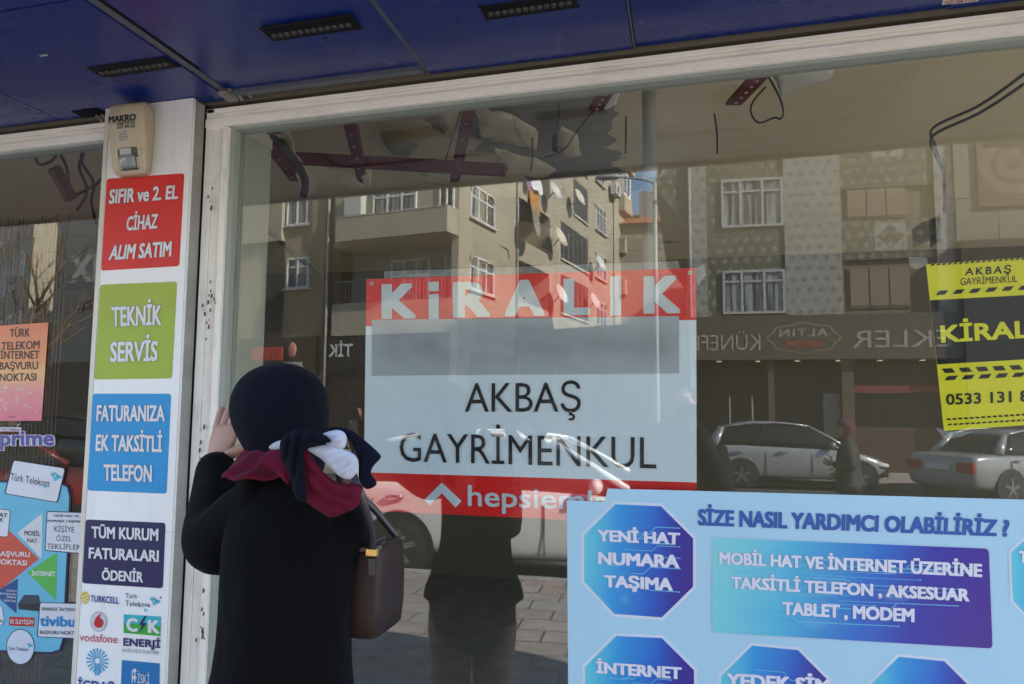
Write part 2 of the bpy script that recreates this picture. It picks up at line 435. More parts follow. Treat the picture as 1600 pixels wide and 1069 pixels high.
# recessed light bars
m_fix = plain('black_fixture', (.010, .011, .014), .6, spec=.12)
m_lens = plain('dull_led_lens', (.06, .056, .05), .5, spec=.2)
for i, (x0, x1, y0, lab) in enumerate(((-1.006, -.77, -.33, 'unlit black light bar in the blue soffit right of the wide grey joint'),
                          (-.459, -.237, -.29, 'unlit black light bar in the blue soffit above the middle of the big window'),
                          (-1.567, -1.328, -.27, 'unlit black light bar in the blue soffit above the siren box'),
                          (.09, .31, -.28, 'unlit black light bar at the top edge of the photo beside the small white notice'))):
    xm = (x0+x1)/2
    t = thing('light_bar', lab, 'light', (xm, y0, sz(xm)-.004), 0, 'light bars recessed in the blue soffit')
    soff(MB(), x0, x1, y0-.026, y0+.026, -.005, .012).build('housing', m_fix, t)
    fr = MB()
    for (a, b, c, d) in ((x0-.004, x1+.004, y0-.030, y0-.026), (x0-.004, x1+.004, y0+.026, y0+.030)): soff(fr, a, b, c, d, -.003, .006)
    fr.build('trim', plain('fixture_trim', (.016, .016, .02), .6, spec=.15), t)
    ls = MB()
    for k in range(12):
        x = x0+.018+k*(x1-x0-.036)/11; ls.tube([(x, y0, sz(x)-.010), (x, y0, sz(x)-.004)], [.006, .0085], 10, smooth=False)
    ls.build('led_row', m_lens, t)
nq = [PZ(1472, 8, sz(.55)-.003), PZ(1529, 2, sz(.55)-.003), PZ(1526, -14, sz(.55)-.003), PZ(1476, -8, sz(.55)-.003)]
nt_ = thing('notice', 'small white paper notice with red print stuck on the blue soffit', 'notice', tuple(nq[0]))
MB().slab(nq, (0, 0, .002)).build('paper', ink(235, 232, 230), nt_)
nl = MB(); a, b, c, d = nq
for v0, v1, txt in ((.08, .42, '0532 668 75 22'),):
    L = lambda t, s: (a*(1-s)+b*s)*(1-t)+(d*(1-s)+c*s)*t
    e = Vector((0, 0, -.001))
    letters(nl, txt, [L(v1, .06)+e, L(v1, .94)+e, L(v0, .94)+e, L(v0, .06)+e], .012)
nl.build('lettering', ink(200, 40, 50), nt_)

# ================================================================ pillar
m_white = dirty('white_sheet', (.80, .80, .79), (.55, .52, .46), .35, .35, 6)
m_alu = dirty('grey_aluminium', (.47, .48, .49), (.25, .23, .2), .8, .4, 10, (1, 1, .25))
PY = -.0625; PX0, PX1 = -1.724, -1.417
pil = thing('pillar', 'white clad pillar between two shop windows covered in coloured service signs', 'pillar', (-1.57, -.02, 0))
def zt(x): return sz(x)-.002
MB().slab([(PX0+.016, PY, zt(PX0)), (PX1, PY, zt(PX1)), (PX1, PY, 1.247), (PX0+.016, PY, 1.256)], (0, .012, 0)).build('cladding', m_white, pil)
MB().slab([(PX0+.016, PY, 1.2548), (PX1, PY, 1.2458), (PX1, PY, .02), (PX0+.016, PY, .02)], (0, .012, 0)).build('cladding', m_white, pil)
MB().slab([(PX0, PY-.001, zt(PX0)), (PX0+.015, PY-.001, zt(PX0)), (PX0+.015, PY-.001, .02), (PX0, PY-.001, .02)], (0, .06, 0)).build('edge_trim', dirty('cream_trim', (.66, .62, .54), (.4, .34, .26), .6, .5, 8), pil)
MB().slab([(PX0+.016, PY+.013, zt(PX0)), (PX1-.002, PY+.013, zt(PX1)), (PX1-.002, PY+.013, .0), (PX0+.016, PY+.013, .0)], (0, .10, 0)).build('core', m_conc, pil)
MB().slab([(PX1, PY+.002, zt(PX1)), (PX1+.001, PY+.002, zt(PX1)), (PX1+.001, PY+.002, .0), (PX1, PY+.002, .0)], (-.015, .0, 0)).build('side_return', m_alu, pil) if 0 else None
MB().add([(PX1+.0005, PY+.001, zt(PX1)), (-1.4335, .0, zt(-1.43)), (-1.4335, .0, 0), (PX1+.0005, PY+.001, 0), (PX1-.0015, PY+.001, zt(PX1)), (-1.4365, .0, zt(-1.43)), (-1.4365, .0, 0), (PX1-.0015, PY+.001, 0)],
         [[0, 1, 2, 3], [7, 6, 5, 4], [0, 4, 5, 1], [3, 2, 6, 7], [0, 3, 7, 4], [1, 5, 6, 2]]).build('side_return', m_alu, pil)
sc_ = MB()
for (px, py) in ((307, 297), (298, 420), (290, 560), (282, 740), (278, 1010), (284, 800), (272, 860)):
    p = P(px, py, -.035); sc_.ball((-1.4235, -.032, p.z), .0032, 8, 6)
sc_.build('screw', m_rust, pil)
MB().box(-1.4330, -1.4125, -.004, .03, 0, zt(-1.43)).build('rubber_gap', m_blk, pil)

# ================================================================ shop windows
def glass_mat():
    g = N('window_glass'); t = g.t
    tr = g.n('BsdfTransparent'); tr.inputs[0].default_value = (.925, .945, .93, 1)
    gl = g.n('BsdfGlossy'); gl.inputs['Roughness'].default_value = 0.0; gl.inputs[0].default_value = (1, 1, 1, 1)
    lw = g.n('LayerWeight'); lw.inputs['Blend'].default_value = .5
    f = g.math('POWER', lw.outputs['Facing'], 5.0); f = g.math('MULTIPLY_ADD', f, .93, .054)
    mx = g.n('MixShader'); t.links.new(f, mx.inputs[0]); t.links.new(tr.outputs[0], mx.inputs[1]); t.links.new(gl.outputs[0], mx.inputs[2])
    df = g.n('BsdfDiffuse'); df.inputs[0].default_value = (.58, .50, .37, 1)  # dust film; its warm tint also stands in for haze on the glass
    n1 = g.noise(1.3, 6, .65, g.mapping(g.obj(), (1, 1, .5))); n2 = g.noise(60, 3)
    k = g.math('MULTIPLY', g.ramp(n1, [(.42, (.10, .10, .10)), (.75, (1, 1, 1))]), .012)
    k = g.math('ADD', k, g.math('MULTIPLY', g.ramp(n2, [(.70, (0, 0, 0)), (.80, (1, 1, 1))]), .012))
    m2 = g.n('MixShader'); t.links.new(k, m2.inputs[0]); t.links.new(mx.outputs[0], m2.inputs[1]); t.links.new(df.outputs[0], m2.inputs[2])
    t.links.new(m2.outputs[0], g.out.inputs[0]); return g.m
m_glass = glass_mat()
m_frame = dirty('cream_window_profile', (.86, .83, .75), (.30, .25, .19), .75, .4, 7, (1, 1, .2))
m_frameh = dirty('cream_window_head', (.93, .89, .80), (.45, .39, .30), .5, .4, 7, (.2, 1, 1))
m_bead = dirty('grey_green_bead', (.33, .36, .33), (.2, .2, .17), .5, .4, 8)
GY = .030
def head(mb, x0, x1, d0, d1, y0, y1):  # rail along x, d = distance below the soffit line
    q = [(x0, y0, sz(x0)-d0), (x1, y0, sz(x1)-d0), (x1, y0, sz(x1)-d1), (x0, y0, sz(x0)-d1)]
    return mb.slab(q, (0, y1-y0, 0))
win = thing('shop_window', 'wide plate glass shop window mirroring the sunny street in a worn cream frame', 'shop window', (.8, .03, .45))
XR = 3.2
H_ = MB()
head(H_, -1.411, XR, .016, .030, -.006, .05); head(H_, -1.411, XR, .0315, .047, -.001, .05); head(H_, -1.411, XR, .0485, .075, -.010, .05)
H_.build('head_rail', m_frameh, win, bevel=.0015)
head(MB(), -1.315, XR, .0755, .0855, .002, .05).build('glazing_bead', m_bead, win)
head(MB(), -1.43, XR, .004, .0155, .004, .05).build('head_gap', plain('brown_gap', (.05, .035, .022), .9), win)
J_ = MB()
J_.box(-1.4105, -1.385, -.006, .05, .43, zt(-1.4)-.014); J_.box(-1.384, -1.352, -.002, .05, .43, zt(-1.4)-.03); J_.box(-1.351, -1.332, -.010, .05, .43, zt(-1.35)-.076)
J_.build('jamb', m_frame, win, bevel=.0015)
MB().box(-1.3315, -1.3155, .004, .05, .50, zt(-1.32)-.0765).build('glazing_bead', m_bead, win)
MB().box(-1.3315, XR, -.006, .05, .43, .4985).build('sill_rail', m_frameh, win, bevel=.002)
MB().box(XR, XR+.08, -.006, .05, .43, zt(XR)-.014).build('jamb', m_frame, win)
st = MB(); random.seed(3)
for (px, py, n_, sx, szz) in ((326, 475, 9, .012, .02), (326, 495, 6, .008, .03), (319, 970, 14, .012, .05), (330, 300, 5, .006, .08), (318, 690, 6, .008, .05)):
    c_ = P(px, py, -.01)
    for k in range(n_):
        x = c_.x+random.gauss(0, sx); z = c_.z+random.gauss(0, szz); s_ = random.uniform(.0015, .004)
        if -1.408 < x < -1.334: st.poly([(x-s_, -.0112, z-s_*2), (x-s_*.7, -.0112, z+s_*2), (x+s_*.8, -.0112, z+s_*1.6), (x+s_, -.0112, z-s_)])
st.build('paint_chips', plain('chipped_paint', (.12, .08, .06), .8), win)
gq = [(-1.3155, GY, sz(-1.31)-.0755), (XR, GY, sz(XR)-.0755), (XR, GY, .4986), (-1.3155, GY, .4986)]
MB().slab(gq, (0, .005, 0)).build('glass_pane', m_glass, win)

lwin = thing('shop_window', 'narrow left shop window with stickers and hanging cables beyond the white pillar', 'shop window', (-3.2, .03, .45))
H_ = MB(); XL = -4.6
head(H_, XL, -1.728, .016, .030, -.006, .05); head(H_, XL, -1.728, .0315, .047, -.001, .05); head(H_, XL, -1.728, .0485, .073, -.010, .05)
H_.build('head_rail', m_frameh, lwin, bevel=.0015)
head(MB(), XL, -1.728, .0735, .0815, .002, .05).build('glazing_bead', m_bead, lwin)
head(MB(), XL, -1.728, .0, .0155, .004, .05).build('head_gap', plain('brown_gap', (.05, .035, .022), .9), lwin)
MB().box(XL, -1.728, -.006, .05, .43, .4985).build('sill_rail', m_frameh, lwin)
MB().box(XL-.08, XL, -.006, .05, .43, zt(XL)-.014).build('jamb', m_frame, lwin)
MB().slab([(XL, GY, sz(XL)-.0745), (-1.70, GY, sz(-1.7)-.0745), (-1.70, GY, .4986), (XL, GY, .4986)], (0, .005, 0)).build('glass_pane', m_glass, lwin)

# ================================================================ interior of the stripped shop
m_red = dirty('red_primer_steel', (.135, .018, .018), (.06, .02, .015), .7, .55, 5)
bars = [((385, 180), .5, (462, 282), 1.5, .055, 'thick dark red steel bar running inwards beside the left return wall'),
        ((540, 168), .45, (566, 284), 1.5, .045, 'red drilled steel bar hanging between the return wall and the middle'),
        ((737, 144), .45, (710, 283), 1.5, .045, 'red drilled steel bar crossing left of the hanging wire'),
        ((960, 122), .35, (930, 171), .75, .050, 'short red steel stub left of the grey pipe'),
        ((1198, 106), .35, (1146, 162), .75, .055, 'short red steel stub right of the grey pipe')]
m_hole = plain('bare_metal', (.5, .46, .42), .5)
for (a, ya, b, yb, wd, lab) in bars:
    A, B = P(*a, ya), P(*b, yb); t = thing('steel_bar', lab, 'steel bar', tuple((A+B)/2), 0, 'red steel bars under the stripped ceiling')
    A2 = A+(A-B).normalized()*.25 if ya < .5 else A
    if A2.y < .12: A2 = A+(A-B)*((A.y-.13)/max(B.y-A.y, .01))
    mb = MB(); mb.beam(A2, B, wd, .012); mb.beam(A2+Vector((wd/2, 0, .02)), B+Vector((wd/2, 0, .02)), .01, .045); mb.build('angle_section', m_red, t)
    for k in range(6):
        c_ = A+(B-A)*(.1+.16*k); MB().cyl(c_-Vector((0, 0, .0075)), (0, 0, -1), .006, .003, 10).build('bolt_hole', m_hole, t)
A, B = P(452, 247, 1.2), P(790, 266, 1.25)
t = thing('steel_bar', 'long red steel bar lying across the window under the peeling ceiling', 'steel bar', tuple((A+B)/2), 0, 'red steel bars under the stripped ceiling')
mb = MB(); mb.beam(A, B, .03, .055); mb.beam(A+Vector((0, .03, .02)), B+Vector((0, .03, .02)), .05, .01); mb.build('angle_section', m_red, t)
A = P(1014, 130, .95); 
t = thing('pipe', 'vertical grey plastic pipe running down from the ceiling behind the glass', 'pipe', (A.x, .95, 0))
MB().tube([(A.x, .95, .016), (A.x, .95, 2.999)], .0275, 20, smooth=True).build('tube', plain('grey_pvc', (.62, .66, .64), .4, var=.2), t)
MB().tube([(A.x, .95, 2.50), (A.x, .95, 2.555)], .032, 20).build('collar', plain('grey_pvc_collar', (.72, .73, .70), .5), t)
# loose sheets of ceiling lining
m_flap = plain('ceiling_lining', (.70, .60, .43), .85, var=.25, scale=4)
def flap(outline, y0, y1, lab, sag=.05, seed=0, m=None):
    random.seed(seed)
    ys = [q[1] for q in outline]; mn, mx_ = min(ys), max(ys)
    pts = []
    n = len(outline)
    for i in range(n):
        a, b = outline[i], outline[(i+1) % n]; pts.append(a)
        L = math.hypot(b[0]-a[0], b[1]-a[1])
        for k in range(1, int(L//9)):
            t = k/(L//9); pts.append((a[0]+(b[0]-a[0])*t+random.uniform(-2, 2), a[1]+(b[1]-a[1])*t+random.uniform(-2.0, 2.0)))
    v3 = [P(px, py, y0+(y1-y0)*((py-mn)/(mx_-mn))) for px, py in pts]
    bm = bmesh.new(); vs = [bm.verts.new(p) for p in v3]; f = bm.faces.new(vs)
    r = bmesh.ops.triangulate(bm, faces=[f]); bmesh.ops.subdivide_edges(bm, edges=bm.edges[:], cuts=2, use_grid_fill=True)
    for v in bm.verts: v.co += Vector((0, mnoise.noise(v.co*5)*.03, mnoise.noise(v.co*6+Vector((seed, 0, 0)))*sag*.35))
    r = bmesh.ops.solidify(bm, geom=bm.faces[:], thickness=.004)
    me = bpy.data.meshes.new('ceiling_sheet'); bm.to_mesh(me); bm.free()
    c = sum(v3, Vector())/len(v3)
    for v in me.vertices: v.co -= c
    for p in me.polygons: p.use_smooth = True
    o = bpy.data.objects.new('ceiling_sheet', me); C.objects.link(o); o.location = c; me.materials.append(m or m_flap)
    tag(o, lab, 'ceiling sheet', 'torn ceiling lining sheets'); return o
flap([(580, 140), (690, 150), (685, 183), (592, 193)], .9, 1.4, 'torn beige ceiling sheet hanging at the window head above the long red bar', seed=1)
flap([(684, 150), (735, 140), (728, 190), (715, 220), (697, 212), (682, 180)], .8, 1.2, 'rounded torn ceiling sheet just left of the red bar beside the wire', seed=2)
flap([(732, 160), (800, 180), (842, 205), (838, 240), (800, 228), (748, 215)], 1.0, 1.7, 'large sagging beige ceiling sheet right of the second red bar', seed=3)
flap([(452, 205), (470, 250), (500, 262), (540, 268), (570, 292), (520, 298), (478, 306), (458, 268)], 1.1, 1.5, 'torn ceiling sheet drooping under the left end of the long red bar', seed=4)
flap([(432, 185), (455, 180), (462, 240), (475, 255), (452, 240)], .9, 1.1, 'narrow strip of ceiling lining beside the thick red bar', seed=5)
flap([(566, 262), (582, 268), (578, 292), (572, 300)], 1.3, 1.5, 'small torn scrap hanging at the end of the drilled red bar', seed=6)
flap([(1203, 104), (1312, 92), (1298, 122), (1262, 130), (1222, 146)], .5, .75, 'pale torn ceiling sheet hanging beside the short red stub on the right', seed=7, m=plain('pale_lining', (.72, .70, .63), .85))
flap([(965, 128), (978, 126), (962, 162), (945, 172), (938, 169)], .5, .75, 'white lining strip clinging to the short red stub left of the pipe', seed=8, m=plain('pale_lining', (.72, .70, .63), .85))
flap([(470, 150), (580, 140), (560, 190), (520, 200), (480, 196)], 1.2, 1.7, 'brownish ceiling sheet behind the drilled red bar', seed=9, m=plain('brown_lining', (.36, .30, .21), .85))
flap([(800, 178), (822, 190), (838, 200), (835, 232), (818, 226), (806, 205)], .9, 1.2, 'curled torn ceiling sheet at the right end of the large sagging sheet', seed=11)
flap([(772, 232), (800, 240), (838, 246), (868, 262), (840, 276), (800, 272), (776, 256)], 1.4, 1.8, 'low crumpled ceiling sheet behind the sagging sheets', seed=12)
flap([(596, 200), (632, 206), (655, 225), (640, 246), (612, 240), (600, 222)], 1.3, 1.6, 'grey brown torn sheet hanging above the long red bar', seed=13, m=plain('brown_lining', (.36, .30, .21), .85))
flap([(878, 196), (902, 206), (908, 240), (884, 246), (872, 226)], 1.4, 1.7, 'torn ceiling sheet hanging left of the grey pipe', seed=14)
flap([(655, 262), (700, 268), (712, 282), (690, 290), (664, 284)], 1.6, 1.9, 'torn scrap of lining below the long red bar', seed=15)
flap([(490, 178), (530, 172), (536, 192), (512, 206), (494, 200)], .9, 1.2, 'ragged pale scrap beside the drilled red bar', seed=16)
# hanging cables
m_cable = plain('black_cable', (.015, .015, .015), .5)
def cable(pts, rad, lab, name='cable', cat='cable', m=None):
    p3 = [P(px, py, y) for px, py, y in pts]
    o = MB().tube(p3, rad, 6, sub=5).build(name, m or m_cable); 
    return tag(o, lab, cat, 'cables hanging from the stripped ceiling')
cable([(742, 178, .8), (746, 190, .82), (744, 204, .85), (752, 216, .9)], .005, 'kinked black cable with a plug hanging beside the second red bar')
cable([(868, 212, .95), (866, 228, .95), (868, 236, .95)], .012, 'short thick black cable stub hanging among the sheets')
cable([(875, 130, .8), (873, 180, .85), (868, 225, .9), (874, 240, .9)], .003, 'thin black cable hanging left of the short red stub')
cable([(932, 168, .75), (905, 200, .9), (880, 235, 1.0), (850, 246, 1.1)], .003, 'slanting black cable from the short red stub towards the left')
cable([(978, 182, 1.0), (978, 212, 1.0), (977, 240, 1.0)], .004, 'short black rod hanging just left of the grey pipe', 'rod', 'rod')
cable([(831, 196, 1.1), (832, 240, 1.1), (829, 268, 1.1)], .004, 'black rod hanging among the sagging sheets', 'rod', 'rod')
cable([(1196, 112, .6), (1217, 150, .62), (1224, 175, .64), (1219, 186, .65), (1210, 184, .65), (1186, 192, .65), (1174, 178, .66), (1176, 160, .66), (1196, 136, .66)], .0035, 'loop of black wire hanging from the right red stub')
cable([(1116, 178, .9), (1120, 205, .9), (1121, 240, .9)], .0035, 'thin black rod hanging between the pipe and the wire loop', 'rod', 'rod')
cable([(410, 205, .6), (452, 240, .7), (476, 280, .75), (474, 306, .8)], .016, 'thick dark grey hose curving down from the thick red bar', 'hose', 'hose', plain('grey_hose', (.06, .065, .065), .6))
cable([(720, 172, .8), (712, 200, .85), (696, 250, .9)], .0035, 'slanting black cable beside the second red bar')
cable([(745, 182, .9), (748, 205, .9), (752, 216, .95)], .004, 'bent black cable end with a junction above the sagging sheet')
cable([(415, 355, .5), (470, 405, .9), (502, 430, 1.2)], .012, 'dark slanting rail behind the left return wall', 'rail', 'rail', plain('dark_rail', (.035, .045, .05), .5))
for i, dy in enumerate((0, 12)):
    cable([(1600, 116+dy*1.3, .7), (1530, 165+dy, 1.0), (1458, 200+dy, 1.4), (1462, 230+dy, 1.5), (1474, 270, 1.6), (1476, 332, 1.6)], .006, ('upper' if i == 0 else 'lower')+' grey cable running along the right wall to the small brown box', m=plain('grey_cable', (.14, .14, .13), .5))
A = P(1440, 340, 1.6); B = P(1497, 375, 1.6)
t = thing('meter_box', 'small beige electric box with brown window at the end of the grey cables', 'box', (A.x, 1.6, A.z))
MB().box(P(1468, 350, 1.6).x, B.x, 1.6, 1.75, B.z, P(1468, 333, 1.6).z).build('case', plain('beige_plastic', (.42, .38, .30), .5), t, bevel=.006)
MB().slab([P(1440, 347, 1.58), P(1467, 338, 1.58), P(1467, 366, 1.58), P(1441, 376, 1.58)], (0, .14, 0)).build('window', plain('brown_cover', (.05, .025, .015), .3), t)
A = P(1402, 106, .9)
# left shop: tangle of cables, hanging trunking
for i, (pts, lab) in enumerate((
    ([(128, 212, .5), (130, 240, .5), (124, 262, .55), (136, 300, .6), (120, 330, .6)], 'black cable hanging in the left window nearest the pillar'),
    ([(140, 214, .5), (127, 250, .5), (146, 285, .55), (143, 315, .6), (150, 350, .6)], 'looped black cable crossing the one nearest the pillar'),
    ([(54, 242, .6), (62, 257, .6), (80, 252, .6), (92, 240, .6), (104, 262, .6), (107, 285, .62)], 'curled black cable at the top of the left window'),
    ([(118, 305, .6), (145, 292, .6), (158, 280, .6)], 'short slanting cable between the hanging black cables'))):
    cable(pts, .006, lab)
A, B = P(84, 262, .7), P(112, 312, .8)
tag(MB().beam(A, B, .03, .05).build('trunking', plain('brown_trunking', (.10, .065, .04), .6)), 'brown broken cable trunking hanging at the top of the left window', 'trunking')
m_mesh = dirty('rusty_mesh', (.20, .10, .05), (.1, .05, .03), .6, .6)
A, B = P(2, 352, .9), P(88, 640, .9)
mb = MB()
for i in range(19):
    x = A.x+(B.x-A.x)*i/18; mb.tube([(x, .9, .3), (x, .9, A.z+.04*random.random())], .0022, 5, smooth=False)
for i in range(30):
    z = .35+(A.z-.35)*i/29; mb.tube([(A.x, .904, z), (B.x, .904, z)], .0016, 5, smooth=False)
tag(mb.build('wire_mesh', m_mesh), 'rusty wire mesh panel standing inside the left window', 'mesh panel')
# ================================================================ signs on the pillar
SY = PY-.0012
k_white = ink(236, 236, 238); k_black = ink(28, 26, 34); k_navy = ink(24, 30, 78)
def sign_thing(name, label, cat, q, group=None):
    c = sum([Vector(p) for p in q], Vector())/len(q)
    return thing(name, label, cat, tuple(c), 0, group)
def line_part(par, y, txt, pts, sc, ox, oy, m, off=.02, outline=None, grow=.03, name='lettering', spacing=1.0):
    q = Q(pts, y-.0016, sc, ox, oy)
    if outline:
        ol = letters(MB(), txt, Q(pts, y-.0010, sc, ox, oy), off, grow, spacing).build('letter_outline', outline, par)
    return letters(MB(), txt, q, off, 0, spacing).build(name, m, par)
GP = 'coloured service signs on the white pillar'
def pillar_sign(lab, px_corners, sc, ox, oy, colour, lines, outline, off=.038):
    q = Q(px_corners, SY, sc, ox, oy)
    t = sign_thing('service_sign', lab, 'sign', q, GP)
    MB().slab(rrect(q, .010), (0, .001, 0)).build('panel', colour, t)
    for txt, pts, s2, x2, y2 in lines: line_part(t, SY, txt, pts, s2, x2, y2, k_white, off, outline, .018)
    return t
Z2 = (3.96, 0, 270); Z3 = (3.96, 0, 540); Z4 = (3.975, 0, 800)
pillar_sign('red sign with white lettering, topmost sign on the white pillar', [(660, 38), (1140, 3), (1108, 578), (625, 606)], *Z2, ink(226, 44, 34),
    [('SIFIR ve 2. EL', [(680, 103), (1108, 74), (1100, 163), (672, 195)], *Z2), ('CİHAZ', [(787, 270), (980, 252), (972, 346), (780, 361)], *Z2),
     ('ALIM SATIM', [(690, 449), (1064, 421), (1058, 520), (670, 543)], *Z2)], k_black)
pillar_sign('lime green sign with white lettering on the white pillar', [(156.6, 445), (276.5, 440), (268.4, 591.3), (147.2, 593)], 1, 0, 0, ink(170, 190, 62),
    [('TEKNİK', [(688, 828), (1003, 815), (997, 946), (692, 955)], *Z2), ('SERVİS', [(172.5, 534), (247.5, 532), (246, 565), (171.5, 566.5)], 1, 0, 0)], k_black)
pillar_sign('bright blue sign with white lettering on the white pillar', [(573, 298), (1058, 298), (1030, 917), (541, 897)], *Z3, ink(30, 156, 220),
    [('FATURANIZA', [(600, 366), (1020, 368), (1020, 472), (595, 472)], *Z3), ('EK TAKSİTLİ', [(595, 548), (1005, 556), (1003, 662), (590, 655)], *Z3),
     ('TELEFON', [(640, 733), (942, 738), (938, 848), (642, 838)], *Z3)], k_navy)
pillar_sign('dark navy sign with plain white lettering on the white pillar', [(533, 47), (1027, 68), (1010, 475), (510, 443)], *Z4, ink(26, 26, 84),
    [('TÜM KURUM', [(568, 88), (985, 103), (982, 182), (568, 162)], *Z4), ('FATURALARI', [(552, 218), (988, 238), (986, 312), (550, 290)], *Z4),
     ('ÖDENİR', [(633, 358), (890, 372), (888, 440), (630, 424)], *Z4)], None)
# logos below
GL = 'provider logos at the foot of the white pillar'
def zp(x, y, lift=0): return P(x/3.975, 800+y/3.975, SY-lift)
def ell(cx, cy, rx, ry, lift=0, n=28, zf=zp, sh=0): return [zp(cx+rx*math.cos(a), cy-ry*math.sin(a)+sh*math.cos(a), lift) for a in [2*math.pi*i/n for i in range(n)]][::-1]
def flat(par, name, pts, m): return MB().poly(pts).build(name, m, par)
def logo(lab, x0, y0, x1, y1): return sign_thing('logo_sticker', lab, 'logo', [zp(x0, y0), zp(x1, y0), zp(x1, y1), zp(x0, y1)], GL)
t = logo('yellow globe logo with blue capital lettering left of a teal triangle logo', 500, 490, 740, 575)
flat(t, 'emblem', ell(528, 533, 26, 39), ink(226, 196, 52))
for dy in (-14, 6, 24): flat(t, 'emblem_stripe', [zp(505, 533+dy+8, .0006), zp(545, 533+dy-12, .0006), zp(552, 533+dy-8, .0006), zp(512, 533+dy+15, .0006)], ink(245, 236, 190))
line_part(t, SY, 'TURKCELL', [(562, 517), (737, 530), (737, 572), (560, 557)], *Z4, ink(40, 58, 150), .02)
def tt_icon(par, zf, ox, oy, s, lift=0):
    T = lambda pts, col, nm='emblem_triangle': flat(par, nm, [zf(ox+a*s, oy+b*s, lift) for a, b in pts], col)
    T([(0, 8), (34, 22), (14, 30)], ink(30, 165, 170)); T([(8, 2), (38, 8), (34, 22)], ink(70, 190, 205)); T([(16, 30), (74, 34), (26, 60)], ink(85, 195, 225)); T([(34, 12), (74, 34), (36, 34)], ink(60, 170, 205))
    T([(-34, 78), (-10, 88), (-32, 102)], ink(85, 195, 225))
    for a, b in ((-64, 66), (-6, 66)): T([(a-4, b-5), (a+6, b), (a-4, b+6)], k_navy)
t = logo('teal triangle logo with two lines of dark lettering right of a yellow globe logo', 770, 500, 1005, 625)
line_part(t, SY, 'Türk', [(778, 504), (853, 511), (853, 540), (778, 534)], *Z4, ink(40, 44, 90), .004)
line_part(t, SY, 'Telekom', [(778, 550), (930, 562), (930, 590), (778, 583)], *Z4, ink(40, 44, 90), .004)
tt_icon(t, zp, 928, 525, .95, .0006)
flat(t, 'emblem_dot', ell(997, 532, 6, 7, .0006, 10), ink(215, 70, 60))
t = logo('silver ball logo with red drop and red lowercase lettering', 490, 615, 730, 815)
flat(t, 'emblem_ball', ell(613, 682, 53, 64), ink(196, 198, 204)); flat(t, 'emblem_ball_core', ell(613, 682, 44, 54, .0005), ink(222, 222, 228))
dp = [(632, 628), (612, 640), (592, 660), (582, 690), (590, 712), (612, 722), (634, 714), (645, 694), (640, 672), (624, 660), (620, 648)]
flat(t, 'emblem_drop', [zp(a, b, .001) for a, b in dp], ink(206, 28, 40))
line_part(t, SY, 'vodafone', [(496, 752), (730, 766), (729, 816), (493, 802)], *Z4, ink(214, 48, 60), .005)
t = logo('green and teal energy logo with lightning bolt and navy lettering', 765, 635, 1000, 890)
q1 = [zp(768, 636), zp(999, 650), zp(998, 708), zp(767, 692)]; q2 = [zp(767, 692), zp(998, 708), zp(996, 772), zp(768, 752)]
flat(t, 'emblem_top', q1, ink(50, 190, 205)); flat(t, 'emblem_bottom', q2, ink(60, 178, 66))
letters(MB(), 'C', [zp(785, 655, .0008), zp(855, 660, .0008), zp(855, 748, .0008), zp(785, 742, .0008)], .05).build('emblem_letter', k_white, t)
letters(MB(), 'K', [zp(918, 668, .0008), zp(990, 672, .0008), zp(992, 758, .0008), zp(918, 752, .0008)], .05).build('emblem_letter', k_white, t)
flat(t, 'emblem_bolt', [zp(a, b, .0012) for a, b in ((898, 645), (862, 700), (882, 704), (862, 752), (912, 692), (888, 688), (910, 646))], k_navy)
line_part(t, SY, 'ENERJİ', [(766, 782), (996, 798), (995, 846), (765, 831)], *Z4, ink(30, 40, 100), .03)
line_part(t, SY, 'BOĞAZİÇİ ELEKTRİK', [(762, 850), (990, 866), (990, 886), (762, 868)], *Z4, ink(110, 116, 140), .004)
t = logo('light blue radial flower logo with blue lettering at the pillar foot', 480, 845, 710, 1100)
mb = MB()
for i in range(18):
    a = 2*math.pi*(i+.5)/18
    if abs(math.degrees(a)-270) < 14: continue
    c_, s_ = math.cos(a), math.sin(a); r0, r1 = 16, 74
    pt = lambda r_, w_: zp(604+(c_*r_-s_*w_)*.93, 925-(s_*r_+c_*w_)*1.06+c_*r_*.06, .0006)
    mb.poly([pt(r0, -2), pt(r0, 2), pt(r1, 6), pt(r1, -6)][::-1])
for x in (590, 606): mb.poly([zp(x, 945, .0006), zp(x+11, 946, .0006), zp(x+10, 1016, .0006), zp(x-2, 1015, .0006)])
mb.build('emblem_rays', ink(70, 176, 222), t)
line_part(t, SY, 'İGDAŞ', [(483, 1043), (710, 1058), (708, 1120), (480, 1104)], *Z4, ink(34, 70, 150), .025)
t = logo('solid blue square logo with white lettering at the pillar foot', 752, 920, 992, 1150)
flat(t, 'panel', [zp(757, 920), zp(992, 941), zp(988, 1160), zp(748, 1140)], ink(24, 122, 190))
line_part(t, SY-.0004, 'İSKİ', [(855, 1006), (928, 1014), (928, 1068), (852, 1062)], *Z4, k_white, .006)
for x in (818, 834): flat(t, 'emblem_bar', [zp(x, 985, .001), zp(x+6, 986, .001), zp(x+6, 1060, .001), zp(x, 1059, .001)], k_white)
for yy in (985, 1028): flat(t, 'emblem_ring', ell(836, yy, 12, 12, .0013, 12), k_white)

